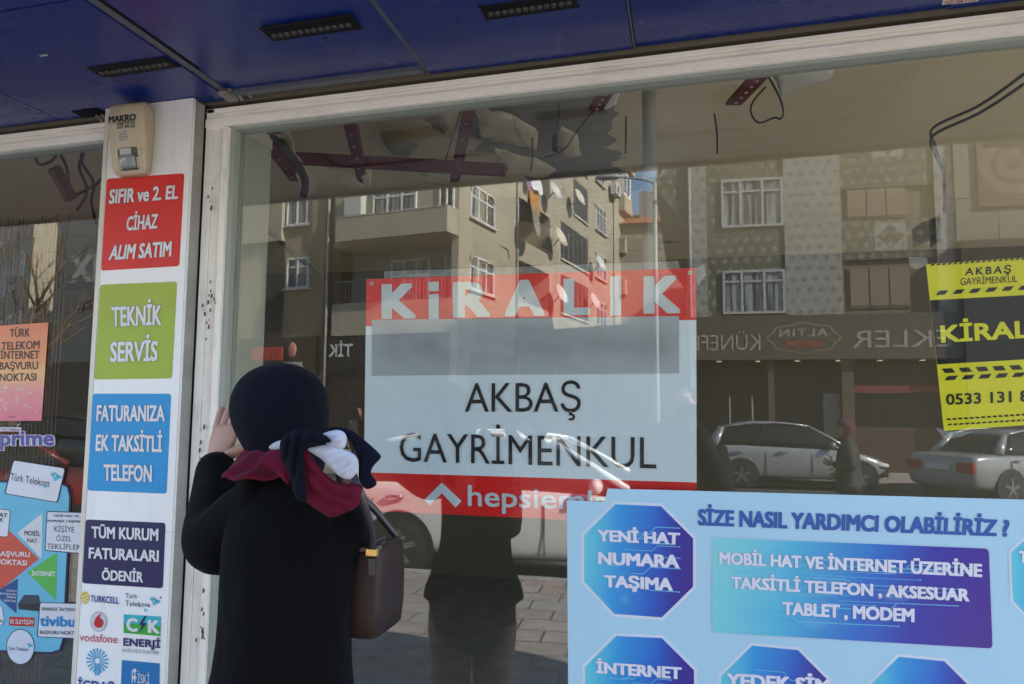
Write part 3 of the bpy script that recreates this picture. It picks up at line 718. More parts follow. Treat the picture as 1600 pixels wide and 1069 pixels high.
# ================================================================ siren box on the pillar
m_cream = dirty('yellowed_plastic', (.50, .42, .29), (.28, .2, .11), .5, .45, 6, (1, 1, .5))
q = [(168, 162), (238, 158), (236, 250), (172, 262)]
bc = P(202, 210, PY)
t = thing('siren_box', 'yellowed plastic alarm siren box with phone numbers on top of the white pillar', 'siren', (bc.x, PY, bc.z))
YF = PY-.066
bz0, bz1 = P(200, 266, YF).z, P(200, 158, YF).z
H = bz1-bz0
XL_, XRf, XRb = P(166, 210, YF).x, P(223, 210, YF).x, P(241, 210, PY).x
xm = (XL_+XRf)/2; hw = (XRf-XL_)/2
prof = ((0, .78, .026), (.02, .84, .036), (.10, .92, .044), (.3, .97, .052), (.55, 1.0, .062), (.75, 1.0, .066), (.92, .97, .066), (.975, .92, .060), (1.0, .84, .050))
def dep(u):
    for (a, _a, b), (c_, _c, d_) in zip(prof, prof[1:]):
        if a <= u <= c_: return b+(d_-b)*(u-a)/(c_-a)
    return .05
rings = []
for (u, wk, dp) in prof:
    xl = xm-hw*wk; xr = xm+hw*wk; xb = xm+(XRb-xm)*wk; r_ = []
    for (x, b) in ((xl-.002, 0), (xl-.002, .7), (xl, .9), (xl+.006, 1.0), (xm, 1.02), (xr-.006, 1.0), (xr+.002, .93), (xr+(xb-xr)*.6, .5), (xb, .15), (xb, 0)):
        r_.append((x, PY-b*dp-.0005, bz0+u*H))
    rings.append(r_)
MB().loft(rings).build('case', m_cream, t)
def tiltq(x0, z0, x1, z1, lift=0):       # quad on the sloping front of the case, x from -1 to 1
    return [(xm+x*hw, PY-dep(z)*1.02-.0015-lift, bz0+z*H) for x, z in ((x0, z1), (x1, z1), (x1, z0), (x0, z0))]
MB().slab(tiltq(-.93, .60, .66, .82), (0, .001, 0)).build('label_plate', ink(205, 195, 170), t)
for txt, x0, z0, x1, z1, of in (('MAKRO', -.88, .70, .62, .80, .05), ('568 77 76', -.40, .65, .56, .688, .02), ('611 99 24', -.40, .607, .56, .645, .02)):
    letters(MB(), txt, tiltq(x0, z0, x1, z1, .0012), of).build('lettering', ink(50, 44, 42), t)
MB().slab(tiltq(-.88, .691, .62, .695, .0008), (0, .0004, 0)).build('rule', ink(70, 60, 55), t)
MB().slab(tiltq(-.40, .42, .22, .585), (0, .001, 0)).build('small_label', ink(214, 206, 190), t)
for k in range(4):
    letters(MB(), ('ALARM', 'SİSTEMLERİ', 'SERVİS', '0212')[k], tiltq(-.32, .55-.036*k, .14, .57-.036*k, .0012), .01).build('small_lettering', ink(90, 80, 70), t)
MB().slab(rrect(tiltq(-.46, .04, .62, .35), .012), (0, .0008, 0)).build('opening', plain('dark_opening', (.10, .09, .07), .7), t)
MB().loft([[Vector(p)+Vector((0, -d, 0)) for p in rrect(tiltq(-.34+s_, .06+s_*.3, .50-s_, .24-s_*.2), .008)] for d, s_ in ((0, 0), (.008, .01), (.013, .08))]).build('lamp_dome', N('smoky_lens').base((.22, .25, .25)).rough(.12).m, t)
MB().slab(tiltq(-.34, .24, .26, .335, .002), (0, .003, 0)).build('lens_cap', ink(205, 204, 196), t)
MB().slab(tiltq(-.66, .03, -.47, .32, .002), (0, .006, 0)).build('side_lip', m_cream, t); MB().slab(tiltq(.63, .03, .78, .32, .002), (0, .006, 0)).build('side_lip', m_cream, t)

# ================================================================ big red and white rental banner behind the glass
BY = .048
def grad(name, stops, axis=0, rough=.4):
    g = N(name); u = g.sep(g.uv())
    c = g.ramp(u[axis], [(p, tuple(x*.82 for x in srgb(*c_))) for p, c_ in stops]); g.base(c); g.rough(rough); return g.m
def vinyl(name, c, wob=.3):
    g = N(name); g.base(tuple(min(.93, x*1.06) for x in srgb(*c))); g.rough(.35)
    g.bump(g.noise(3.5, 2, .4, g.mapping(g.obj(), (1.6, 1, .5))), wob, .03); return g.m
v_red, v_white = vinyl('red_banner_vinyl', (228, 22, 24)), vinyl('white_banner_vinyl', (226, 233, 240))
Bq = lambda pts, l=0: [P(a, b, BY-l) for a, b in pts]
t = sign_thing('banner', 'large red and white rental banner with eyelets hanging behind the shop glass', 'banner', Bq([(573, 436), (1088, 419), (1088, 822), (568, 798)]))
tl, tr, a1, a0, b1, b0, br, bl = (572.8, 436.4), (1087.5, 418.6), (1088, 500), (571.5, 510), (1088.5, 754), (568.5, 738), (1088.5, 822), (567.5, 797.5)
def band(name, q4, m):
    q = Bq(q4); mb = MB(); n = 14
    L = [q[3]+(q[2]-q[3])*i/n for i in range(n+1)]; U = [q[0]+(q[1]-q[0])*i/n for i in range(n+1)]
    vs = U+L; fs = [[n+1+i, n+2+i, i+1, i] for i in range(n)]
    mb.add(vs, fs, smooth=True); b_ = [v+Vector((0, .0012, 0)) for v in vs]
    mb.add(b_, [f[::-1] for f in fs]); return mb.build(name, m, t)
band('top_band', [tl, tr, a1, a0], v_red); band('middle_field', [a0, a1, b1, b0], v_white); band('bottom_band', [b0, b1, br, bl], v_red)
k_lw = ink(232, 238, 244)
Zb = lambda x, y: (560+x/2.963, 400+y/2.963)
for ch, x0, x1 in (('K', 107, 268), ('i', 325, 372), ('R', 437, 612), ('A', 678, 862), ('L', 950, 1072), ('I', 1165, 1217), ('K', 1320, 1492)):
    f_ = lambda x: 127-(x-107)*(127-85)/(1490-107)
    f2 = lambda x: 297-(x-107)*(297-270)/(1490-107)
    if ch == 'i':
        MB().poly(Bq([Zb(x0, 178), Zb(x1, 176), Zb(x1, f2(x1)), Zb(x0, f2(x0))], .002)).build('lettering', k_lw, t)
        MB().poly(Bq([Zb(x0, f_(x0)), Zb(x1, f_(x1)), Zb(x1, 162), Zb(x0, 164)], .002)).build('lettering', k_lw, t)
    elif ch == 'I': MB().poly(Bq([Zb(x0, f_(x0)), Zb(x1, f_(x1)), Zb(x1, f2(x1)), Zb(x0, f2(x0))], .002)).build('lettering', k_lw, t)
    else: letters(MB(), ch, Bq([Zb(x0, f_(x0)), Zb(x1, f_(x1)), Zb(x1, f2(x1)), Zb(x0, f2(x0))], .002), .055).build('lettering', k_lw, t)
# unreadable, washed-out grey number line
g = N('washed_out_print'); u = g.sep(g.uv())
n_ = g.noise(1.0, 2, .5, g.mapping(g.uv(), (5.5, 1.4, 1)))
ed = g.math('MULTIPLY', g.ramp(u[1], [(0, (.15,)*3), (.45, (1, 1, 1)), (.8, (.8, .8, .8)), (1, (.35,)*3)]), g.ramp(u[0], [(0, (.4,)*3), (.08, (1, 1, 1)), (.93, (1, 1, 1)), (1, (.5,)*3)]))
f = g.math('MULTIPLY', g.ramp(n_, [(.25, (.22,)*3), (.7, (1, 1, 1))]), ed)
g.base(g.mix(f, tuple(x*.8 for x in srgb(206, 210, 217)), tuple(x*.8 for x in srgb(158, 160, 166)))); g.rough(.4)
MB().quad(*Bq([(581, 500), (1061, 494), (1061, 583.5), (581, 587)], .002)).build('faded_number_line', g.m, t)
line_part(t, BY-.001, 'AKBAŞ', [(493, 589), (1030, 586), (1030, 722), (492, 722)], 2.963, 560, 400, ink(34, 30, 36), .004)
line_part(t, BY-.001, 'GAYRİMENKUL', [(190, 820), (1380, 840), (1380, 985), (190, 951)], 2.963, 560, 400, ink(34, 30, 36), .004)
Zc = lambda x, y: (560+x/2.8975, 700+y/2.8975)
MB().poly(Bq([Zc(*p) for p in ((377, 157), (467, 240), (440, 270), (378, 205), (322, 262), (299, 235))], .002)).build('chevron', k_lw, t)
line_part(t, BY-.001, 'hepsiemlak', [(731, 758.0), (984, 769), (984, 799), (731, 790.5)], 1, 0, 0, k_lw, .012)
for (px, py) in ((581, 443.6), (1078, 426), (573, 789)):
    c_ = P(px, py, BY-.002); ey = MB(); ey.cyl(c_, (0, -1, 0), .0055, .0015, 14); e_ = ey.build('eyelet', plain('eyelet_metal', (.55, .55, .55), .3, 1), t)
    MB().cyl(c_+Vector((0, -.0016, 0)), (0, -1, 0), .0024, .0003, 10).build('eyelet_hole', m_blk, e_)
# clear tape holding the banner corners
gt = N('clear_tape'); gt.base((.8, .8, .8)); gt.rough(.25); gt.set(gt.b, 'Alpha', .16); gt.bump(gt.noise(30, 3), .6, .004)
for lab, pts in (('crinkled clear tape strip at the right corner of the red and white banner', [(1086, 420), (1100, 412), (1103, 430), (1090, 447)]),
                 ('long clear tape strip along the top edge of the red and white banner', [(600, 424), (1060, 408), (1062, 420), (600, 435)]),
                 ('clear tape patch at the lower left corner of the yellow poster', [(1462, 668), (1480, 674), (1520, 675), (1500, 683), (1474, 684)]),
                 ('clear tape patch at the upper left corner of the yellow poster', [(1420, 402), (1448, 402), (1450, 414), (1432, 421), (1422, 416)])):
    q = [P(a, b, BY-.006) for a, b in pts]; t2 = MB().slab(q, (0, .0006, 0)).build('tape', gt.m); tag(t2, lab, 'tape', 'clear tape on the glass')

# ================================================================ yellow rental poster
k_yel = vinyl('yellow_poster_print', (238, 226, 40), .1); k_bk = vinyl('black_poster_print', (16, 15, 16), .1)
Zy = lambda x, y: (1050+x/2.889, 400+y/2.889)
YY = BY-.002
Yq = lambda pts, l=0: [P(*Zy(a, b), YY-l) for a, b in pts]
t = sign_thing('poster', 'tilted yellow and black rental poster with hazard stripes stuck behind the glass', 'poster', Yq([(1147, 38), (1745, -10), (1790, 752), (1228, 790)]))
MB().slab(Yq([(1147, 38), (1745, -3), (1790, 750), (1228, 790)]), (0, .0008, 0)).build('sheet', k_yel, t)
MB().poly(Yq([(1165, 200), (1752, 168), (1775, 456), (1197, 490)], .0006)).build('black_band', k_bk, t)
for txt, pts, off, m in (('AKBAŞ', [(1325, 55), (1532, 42), (1530, 77), (1323, 88)], .015, k_bk), ('GAYRİMENKUL', [(1302, 100), (1560, 88), (1560, 118), (1302, 132)], .004, k_bk),
                      ('KİRALIK', [(1210, 314), (1748, 283), (1751, 362), (1215, 392)], .028, k_yel), ('0533 131 8', [(1236, 624), (1612, 606), (1613, 657), (1238, 673)], .022, k_bk)):
    sp = 1.28 if txt == 'AKBAŞ' else 1.0
    letters(MB(), txt, Yq(pts, .0014), off, spacing=sp).build('lettering', m, t)
hz = MB()
def haz(x0, y0, dx, dy, n, w_, h_, sl):
    for i in range(n):
        x, y = x0+dx*i, y0+dy*i
        hz.poly(Yq([(x+sl, y-h_/2), (x+w_+sl, y-h_/2-w_*.06), (x+w_-sl*.3, y+h_/2-w_*.06), (x-sl*.3, y+h_/2)], .0014))
haz(1168, 41, 25.5, -1.75, 22, 14, 8, 7); haz(1195, 167, 74, -4.6, 8, 40, 20, 14)
haz(1230, 519, 76, -3.6, 7, 46, 20, -12); haz(1234, 552, 76, -3.6, 7, 46, 20, 12)
haz(1242, 738, 26, -1.6, 20, 17, 8, -4); haz(1244, 762, 26, -1.6, 20, 17, 8, 4)
hz.build('hazard_stripes', k_bk, t)

# ================================================================ pale blue telecom poster on the outside of the glass
WY = GY-.004
def zA(x, y): return (880+x/3.458, 760+y/3.458)
def zB(x, y): return (1200+x/3.46, 760+y/3.46)
Wq = lambda pts, l=0: [P(a, b, WY-l) for a, b in pts]
t = sign_thing('poster', 'large pale blue poster with octagon panels covering the lower right of the window', 'poster', Wq([(886, 782), (1720, 787), (1720, 1300), (889, 1290)]))
pg = N('pale_blue_print'); n1 = pg.noise(1.6, 3); pg.base(pg.mix(n1, tuple(.92*x for x in srgb(166, 206, 226)), tuple(.92*x for x in srgb(182, 218, 237)))); pg.rough(.35); pg.spec(.35)
MB().slab(Wq([(885.8, 781.7), (945, 784), (949.5, 763.5), (1600, 780.8), (1730, 785), (1730, 1290), (889, 1290)]), (0, .0015, 0)).build('sheet', pg.m, t)
k_ol = ink(226, 236, 250); k_txt = ink(238, 238, 252); k_txo = ink(70, 92, 176)
def glow_print(name, stops):
    g = N(name); u = g.sep(g.uv()); n1 = g.noise(3.2, 3, .5, g.mapping(g.uv(), (1.2, 1.2, 1)))
    f = g.math('ADD', u[0], g.math('MULTIPLY', g.math('SUBTRACT', n1, .5), .16)); f = g.math('ADD', f, g.math('MULTIPLY', g.math('SUBTRACT', u[1], .5), -.10))
    c = g.ramp(f, [(p_, tuple(x*.85 for x in srgb(*c_))) for p_, c_ in stops])
    vo = g.n('TexVoronoi', i={'Scale': 3.0}); g.t.links.new(g.mapping(g.uv(), (1, 1, 1), loc=(.37, .61, 0)), vo.inputs['Vector'])
    c = g.mix(g.ramp(vo.outputs['Distance'], [(0, (.75,)*3), (.07, (.35,)*3), (.24, (0, 0, 0))]), c, tuple(x*.85 for x in srgb(150, 222, 240)))
    g.base(c); g.rough(.35); return g.m
g_oct = glow_print('octagon_print', [(0, (104, 214, 226)), (.30, (36, 158, 224)), (.62, (26, 96, 200)), (.82, (44, 44, 156)), (1, (62, 34, 140))])
g_rect = glow_print('panel_print', [(0, (136, 220, 224)), (.28, (80, 190, 226)), (.56, (40, 112, 204)), (.76, (54, 54, 168)), (1, (70, 36, 146))])
k_line = ink(120, 200, 235); k_lite = ink(170, 225, 245)
def circuit(par, q, n, seed, l):
    random.seed(seed); mb = MB(); a, b, c_, d = [Vector(p) for p in q]
    F_ = lambda u, v: (a*(1-u)+b*u)*(1-v)+(d*(1-u)+c_*u)*v+Vector((0, -l, 0))
    asp = (b-a).length/(d-a).length
    def seg(p0, p1, w_):
        dx, dy = (p1[0]-p0[0])*asp, p1[1]-p0[1]; L_ = math.hypot(dx, dy) or 1; nx, ny = -dy/L_*w_/asp, dx/L_*w_
        mb.poly([F_(p0[0]-nx, p0[1]-ny), F_(p1[0]-nx, p1[1]-ny), F_(p1[0]+nx, p1[1]+ny), F_(p0[0]+nx, p0[1]+ny)])
    for i in range(n):
        v = random.uniform(.1, .92); u = random.uniform(.05, .4); w_ = random.choice((.003, .004, .005))
        k = random.uniform(.12, .35); seg((u, v), (u+k, v), w_)
        s_ = random.choice((-1, 1))*random.uniform(.04, .1); v2 = min(max(v+s_, .06), .94); u2 = u+k+abs(s_)/asp
        seg((u+k, v), (u2, v2), w_); e = min(u2+random.uniform(.1, .4), .96); seg((u2, v2), (e, v2), w_)
        if random.random() < .5: mb.poly([F_(e+.011*math.cos(t_)/asp, v2+.011*math.sin(t_)) for t_ in [2*math.pi*j/8 for j in range(8)]])
    return mb.build('circuit_pattern', k_line, par)
OCT = [(275, 80), (535, 92), (718, 275), (718, 550), (540, 725), (270, 705), (97, 520), (97, 255)]
def inset(pts, d):
    cx = sum(p[0] for p in pts)/len(pts); cy = sum(p[1] for p in pts)/len(pts)
    return [(cx+(x-cx)*(1-d), cy+(y-cy)*(1-d)) for x, y in pts]
def octagon(px, lines, seed):
    q = Wq(px, .0008); xs_ = [p.x for p in q]; zs = [p.z for p in q]
    rim = MB().poly(q).build('octagon_rim', k_ol, t)
    qi = Wq(inset(px, .052), .0014)
    MB().poly(qi, (min(xs_), max(xs_), min(zs), max(zs))).build('octagon_panel', g_oct, rim)
    x0, x1, z0, z1 = min(xs_), max(xs_), min(zs), max(zs); xm_, zm_ = (x0+x1)/2, (z0+z1)/2; kx, kz = .33*(x1-x0), .36*(z1-z0)
    circuit(rim, [(xm_-kx, WY, zm_+kz), (xm_+kx*1.2, WY, zm_+kz), (xm_+kx*1.2, WY, zm_-kz), (xm_-kx, WY, zm_-kz)], 9, seed, .0018)
    for txt, pts in lines:
        letters(MB(), txt, [P(a, b, WY-.0022) for a, b in pts], .05, .014).build('letter_outline', k_txo, rim)
        letters(MB(), txt, [P(a, b, WY-.0030) for a, b in pts], .05).build('lettering', k_txt, rim)
A4 = lambda pts: [zA(*p) for p in pts]
octagon(A4(OCT), [('YENİ HAT', A4([(182, 232), (632, 250), (628, 318), (190, 298)])), ('NUMARA', A4([(188, 353), (628, 370), (628, 445), (188, 422)])), ('TAŞIMA', A4([(220, 478), (592, 495), (592, 567), (222, 545)]))], 1)
octagon(A4([(x+5, y+712) for x, y in OCT]), [('İNTERNET', A4([(176, 946), (640, 977), (640, 1045), (178, 1010)]))], 2)
ox, oy = (1173.5-zA(275, 80)[0], 1004-zA(275, 80)[1])
octagon([(zA(*p)[0]+ox, zA(*p)[1]+oy+(4 if i in (1, 2, 3, 4) else 0)) for i, p in enumerate(OCT)], [('YEDEK SİM', [(1135, 1051), (1298, 1061), (1298, 1084), (1135, 1074)])], 3)
octagon([(zA(*p)[0]+ox+229, zA(*p)[1]+oy+17.5+(4 if i in (1, 2, 3, 4) else 0)) for i, p in enumerate(OCT)], [], 4)
octagon([(1629, 812), (1704, 818), (1757, 871), (1757, 951), (1704, 1001), (1629, 993), (1578.6, 940.6), (1575.7, 861)], [('T', [(1592, 860), (1606, 861), (1606, 881), (1592, 880)])], 5)
letters(MB(), 'SİZE NASIL YARDIMCI OLABİLİRİZ ?', Wq([(1090.5, 795), (1578, 812), (1576, 839.5), (1090.5, 821.5)], .0008), .05, .014).build('heading_outline', ink(196, 196, 236), t)
letters(MB(), 'SİZE NASIL YARDIMCI OLABİLİRİZ ?', Wq([(1090.5, 795), (1578, 812), (1576, 839.5), (1090.5, 821.5)], .0016), .05).build('heading', ink(44, 96, 176), t)
RQ = [(1111.4, 838), (1546.8, 855.4), (1553, 1015.8), (1111.4, 990)]
rim = MB().poly(rrect(Wq(RQ, .0008), .011)).build('offer_rim', ink(188, 216, 238), t)
qi = Wq([(1113.4, 840.2), (1545, 857.4), (1551, 1013.6), (1113.4, 988)], .0014); pr_ = rrect(qi, .010)
MB().poly(pr_, (min(p.x for p in pr_), max(p.x for p in pr_), min(p.z for p in pr_), max(p.z for p in pr_))).build('offer_panel', g_rect, rim)
circuit(rim, Wq([(1122, 848), (1535, 866), (1540, 1000), (1122, 980)], 0), 22, 9, .0018)
for txt, pts in (('MOBİL HAT VE İNTERNET ÜZERİNE', [(1124, 862), (1534.7, 880.8), (1534.7, 902.5), (1124, 882)]), ('TAKSİTLİ TELEFON , AKSESUAR', [(1142.6, 900.3), (1515, 920), (1515, 940.6), (1142.6, 920)]),
                 ('TABLET , MODEM', [(1222.5, 939.8), (1429, 950.8), (1429, 973), (1222.5, 960.9)])):
    letters(MB(), txt, Wq(pts, .0022), .05, .014).build('letter_outline', k_txo, rim); letters(MB(), txt, Wq(pts, .0030), .05).build('lettering', k_txt, rim)

# ================================================================ stickers on the left window
LYY = GY-.003
Lq = lambda pts, l=0: [P(a, b, LYY-l) for a, b in pts]
t = sign_thing('sticker', 'orange and pink internet sticker with white sparkles on the left window', 'sticker', Lq([(-32, 511), (76, 504), (65, 657), (-35, 658)]), 'stickers on the left shop window')
og = N('orange_pink_print'); u = og.sep(og.uv()); n1 = og.noise(7, 3)
c1 = og.ramp(u[1], [(p, tuple(.82*x for x in srgb(*c_))) for p, c_ in ((0, (226, 120, 140)), (.3, (238, 152, 150)), (.48, (242, 190, 122)), (.62, (236, 158, 100)), (1, (232, 130, 88)))])
og.base(c1); og.rough(.4)
MB().quad(*Lq([(-32, 511), (75.7, 504), (65, 657.5), (-36, 658)])).build('sheet', og.m, t)
for txt, pts in (('TÜRK', [(15.2, 514.4), (46.7, 513), (46.2, 525.8), (15.2, 527)]), ('TELEKOM', [(2, 535), (62, 532), (61, 545), (2, 547)]), ('İNTERNET', [(.5, 549), (61.4, 548), (61, 560.5), (.5, 561)]),
                 ('BAŞVURU', [(-1, 566), (59, 565), (59, 577), (-1, 577.6)]), ('NOKTASI', [(-.5, 583.6), (57, 583), (56, 595), (-.5, 595.6)])):
    letters(MB(), txt, Lq(pts, .001), .012).build('lettering', ink(44, 30, 40), t)
random.seed(21); sp = MB()
for k in range(22):
    x, y, s_ = random.uniform(-5, 62), random.uniform(604, 648), random.uniform(1.5, 5)
    a0_ = random.random()
    sp.poly(Lq([(x+s_*(1 if j % 2 == 0 else .14)*math.cos(a0_+j*math.pi/6), y+s_*(1 if j % 2 == 0 else .14)*math.sin(a0_+j*math.pi/6)) for j in range(12)], .001))
sp.build('sparkles', ink(244, 240, 236), t)
letters(MB(), 'Türk Telekom', Lq([(13, 650), (24, 650), (24, 652.5), (13, 652.5)], .001), .01).build('small_print', ink(60, 40, 90), t)
t = sign_thing('sticker', 'purple lowercase word sticker with thick white outline on the left window', 'sticker', Lq([(-5, 668), (86, 668), (86, 700), (-5, 700)]), 'stickers on the left shop window')
pq = [(0, 672.5), (84.5, 672.5), (84.5, 696.5), (0, 696.5)]
letters(MB(), 'prime', Lq(pq), .03, .055).build('outline', ink(228, 226, 234), t)
letters(MB(), 'prime', Lq(pq, .001), .03).build('lettering', ink(84, 78, 158), t)
MB().slab(Lq([(0, 667.5), (33, 668), (33, 674), (0, 674)], .0003), (0, .0008, 0)).build('tab', ink(228, 226, 234), t)
letters(MB(), 'Türk Telekom', Lq([(1, 668.5), (31, 669), (31, 673), (1, 672.6)], .001), .008).build('small_print', ink(60, 62, 120), t)
# big blue collage
t = sign_thing('sticker', 'large light blue sticker with navy border and coloured triangles on the left window', 'sticker', Lq([(-60, 750), (100, 757), (100, 1015), (-60, 1016)]), 'stickers on the left shop window')
ob = [(-70, 750), (96, 753.5), (107, 760), (111, 775), (107, 868), (100.5, 1000), (95, 1018), (80, 1022), (-70, 1016)]
MB().slab(Lq(ob), (0, .001, 0)).build('border', ink(24, 30, 72), t)
MB().poly(Lq([(-70, 752.5), (95, 756), (104.5, 762), (108, 776), (104, 868), (97.5, 998), (92.5, 1015), (79, 1019), (-70, 1013)], .0006)).build('field', ink(112, 196, 226), t)
zD = lambda x, y: (x/3.975, 800+y/3.975)
D = lambda pts: [zD(*p) for p in pts]
def lbox(name, pts, r_, lines, par, l=.0012, fill=None, brd=True):
    q = Lq(pts, l); cx = sum(p[0] for p in pts)/4; cy = sum(p[1] for p in pts)/4
    o = MB().poly(rrect(q, r_)).build(name+'_border' if brd else name, ink(24, 30, 72) if brd else fill, par)
    if brd: MB().poly(rrect(Lq(inset(pts, .045), l+.0006), r_*.85)).build(name, fill or ink(230, 232, 240), o)
    for txt, p4, off, col in lines: letters(MB(), txt, Lq(p4, l+.0014), off).build('lettering', col, o)
    return o
kd = ink(36, 38, 60)
zc3 = lambda x, y: (x/3.96, 540+y/3.96)
o = lbox('name_plate', [zc3(80, 706), zc3(408, 758), zc3(358, 974), zc3(26, 918)], .010, [('Türk Telekom', [zc3(66, 788), zc3(306, 830), zc3(302, 876), zc3(62, 832)], .006, ink(34, 40, 84))], t, .0016)
tt_icon(o, lambda a, b, l: P(*zc3(a, b), LYY-.003), 308, 778, 1.05)
flat(t, 'white_triangle', Lq(D([(262, 8), (258, 292), (108, 132)]), .001), ink(224, 226, 228))
flat(t, 'red_triangle', Lq(D([(-60, 60), (30, 90), (242, 292), (20, 470), (-60, 520)]), .001), ink(216, 84, 66))
flat(t, 'green_triangle', Lq(D([(355, 250), (348, 548), (167, 376)]), .001), ink(92, 190, 82))
flat(t, 'navy_triangle', Lq(D([(112, 412), (102, 632), (-40, 505), (20, 468)]), .001), ink(32, 82, 140))
for txt, p4, off, col in (('MOBİL', [(150, 115), (250, 121), (250, 151), (149, 146)], .012, ink(70, 76, 92)), ('HAT', [(168, 163), (232, 167), (231, 193), (167, 190)], .012, ink(70, 76, 92)),
                          ('BAŞVURU', [(-20, 243), (187, 250), (185, 280), (-20, 273)], .02, k_white), ('NOKTASI', [(-30, 290), (168, 302), (166, 334), (-30, 323)], .02, k_white),
                          ('İNTERNET', [(197, 368), (345, 370), (344, 400), (196, 396)], .025, k_white), ('KURUM', [(40, 482), (102, 486), (102, 497), (40, 494)], .01, k_white), ('FATURALARI', [(0, 500), (102, 507), (101, 518), (0, 513)], .01, k_white),
                          ('ÖDEME', [(40, 522), (100, 526), (100, 537), (40, 534)], .01, k_white), ('NOKTASI', [(24, 543), (98, 549), (98, 560), (24, 556)], .01, k_white)):
    letters(MB(), txt, Lq(D(p4), .0018), off).build('lettering', col, t)
lbox('offer_plate', D([(290, -6), (530, 2), (520, 262), (276, 242)]), .008, [('YENİ HAT VE', D([(332, 16), (490, 20), (490, 34), (332, 30)]), .02, kd), ('NUMARA TAŞIMA', D([(296, 47), (500, 52), (500, 68), (294, 62)]), .02, kd),
     ('KİŞİYE', D([(337, 88), (460, 92), (460, 128), (336, 122)]), .004, kd), ('ÖZEL', D([(350, 146), (444, 150), (443, 184), (349, 179)]), .004, kd), ('TEKLİFLER', D([(292, 196), (500, 204), (500, 236), (290, 228)]), .004, kd)], t)
rt = MB().poly(Lq(D([(150, 515), (240, 518), (250, 575), (245, 618), (115, 605), (112, 570)]), .0016)).build('modem_picture', ink(34, 38, 50), t)
MB().poly(Lq(D([(152, 518), (238, 521), (247, 572), (116, 566)]), .0022)).build('modem_top', ink(58, 64, 80), rt)
lbox('tv_plate', D([(245, 560), (520, 568), (510, 790), (228, 778)]), .008, [('SINIRSIZ İNTERNET', D([(258, 592), (500, 598), (500, 618), (258, 612)]), .012, kd), ('BAŞVURU NOKTASI', D([(248, 736), (500, 742), (498, 764), (246, 758)]), .015, kd)], t)
letters(MB(), 'tivibu', Lq(D([(246, 642), (470, 648), (466, 716), (246, 710)]), .0028), .04).build('lettering', ink(34, 140, 205), t)
lbox('name_tag', D([(57, 650), (215, 656), (213, 713), (55, 706)]), .003, [('ES İLETİŞİM', D([(64, 668), (208, 674), (207, 698), (62, 692)]), .015, k_white)], t, .0014, ink(204, 46, 50), False)
lbox('side_plate', D([(-90, -30), (66, -12), (50, 160), (-100, 140)]), .010, [('YAT', D([(-30, 0), (47, 10), (44, 36), (-30, 28)]), .02, kd), ('R', D([(0, 38), (20, 40), (19, 62), (0, 60)]), .02, kd)], t)
lbox('side_plate', D([(-90, 560), (10, 580), (32, 690), (-90, 760)]), .008, [('N', D([(2, 668), (20, 672), (20, 692), (2, 686)]), .02, kd)], t)
cc = [zD(127+88*math.cos(a), 838-112*math.sin(a)) for a in [2*math.pi*i/32 for i in range(32)]][::-1]
o = MB().poly(Lq(cc, .0012)).build('round_plate_border', ink(24, 30, 72), t)
MB().poly(Lq(inset(cc, .05), .0018)).build('round_plate', ink(222, 230, 240), o)
letters(MB(), 'Türk Telekom', Lq(D([(50, 836), (176, 842), (175, 866), (50, 858)]), .0026), .006).build('lettering', ink(34, 40, 84), o)
tt_icon(o, lambda a, b, l: P(*zD(a, b), LYY-.003), 166, 812, .55)
# ================================================================ the street behind the camera, mirrored in the glass
def stucco(name, c, stain, amt=.5):
    g = N(name); v = g.mapping(g.obj(), (1, 1, .25)); n1 = g.noise(.9, 6, .65, v); n2 = g.noise(.35, 4, .6); n3 = g.noise(14, 4)
    f = g.math('MULTIPLY', g.ramp(n1, [(.42, (0, 0, 0)), (.72, (1, 1, 1))]), amt)
    c1 = g.mix(g.ramp(n2, [(.35, (0, 0, 0)), (.65, (1, 1, 1))]), tuple(k*.86 for k in c), c)
    c1 = g.mix(g.math('MULTIPLY', g.ramp(n3, [(.35, (1, 1, 1)), (.55, (0, 0, 0))]), .15), c1, stain)
    g.base(g.mix(f, c1, stain)); g.rough(.92); g.bump(n3, .2, .01); return g.m
m_beige = stucco('beige_render', (.47, .415, .315), (.27, .235, .175))
m_beige2 = stucco('ochre_render', (.40, .33, .22), (.26, .21, .14))
m_dkrec = stucco('grey_balcony_render', (.33, .32, .30), (.2, .19, .18))
m_wfr = plain('white_window_frame', (.78, .78, .76), .4)
m_brown = plain('brown_boards', (.10, .062, .035), .7)
def pane_mat():
    g = N('window_pane'); s_ = g.sep(g.obj()); w_ = g.noise(2.0, 3, .5, g.mapping(g.obj(), (3, 3, .2)))
    g.base(g.mix(g.ramp(w_, [(.42, (0, 0, 0)), (.55, (1, 1, 1))]), (.025, .028, .03), (.30, .31, .31))); g.rough(.06); g.spec(.6); return g.m
m_pane = pane_mat()
m_dpane = N('dark_pane').base((.02, .022, .024)).rough(.08).m
m_store = plain('dark_store_front', (.035, .028, .022), .4, var=.4)
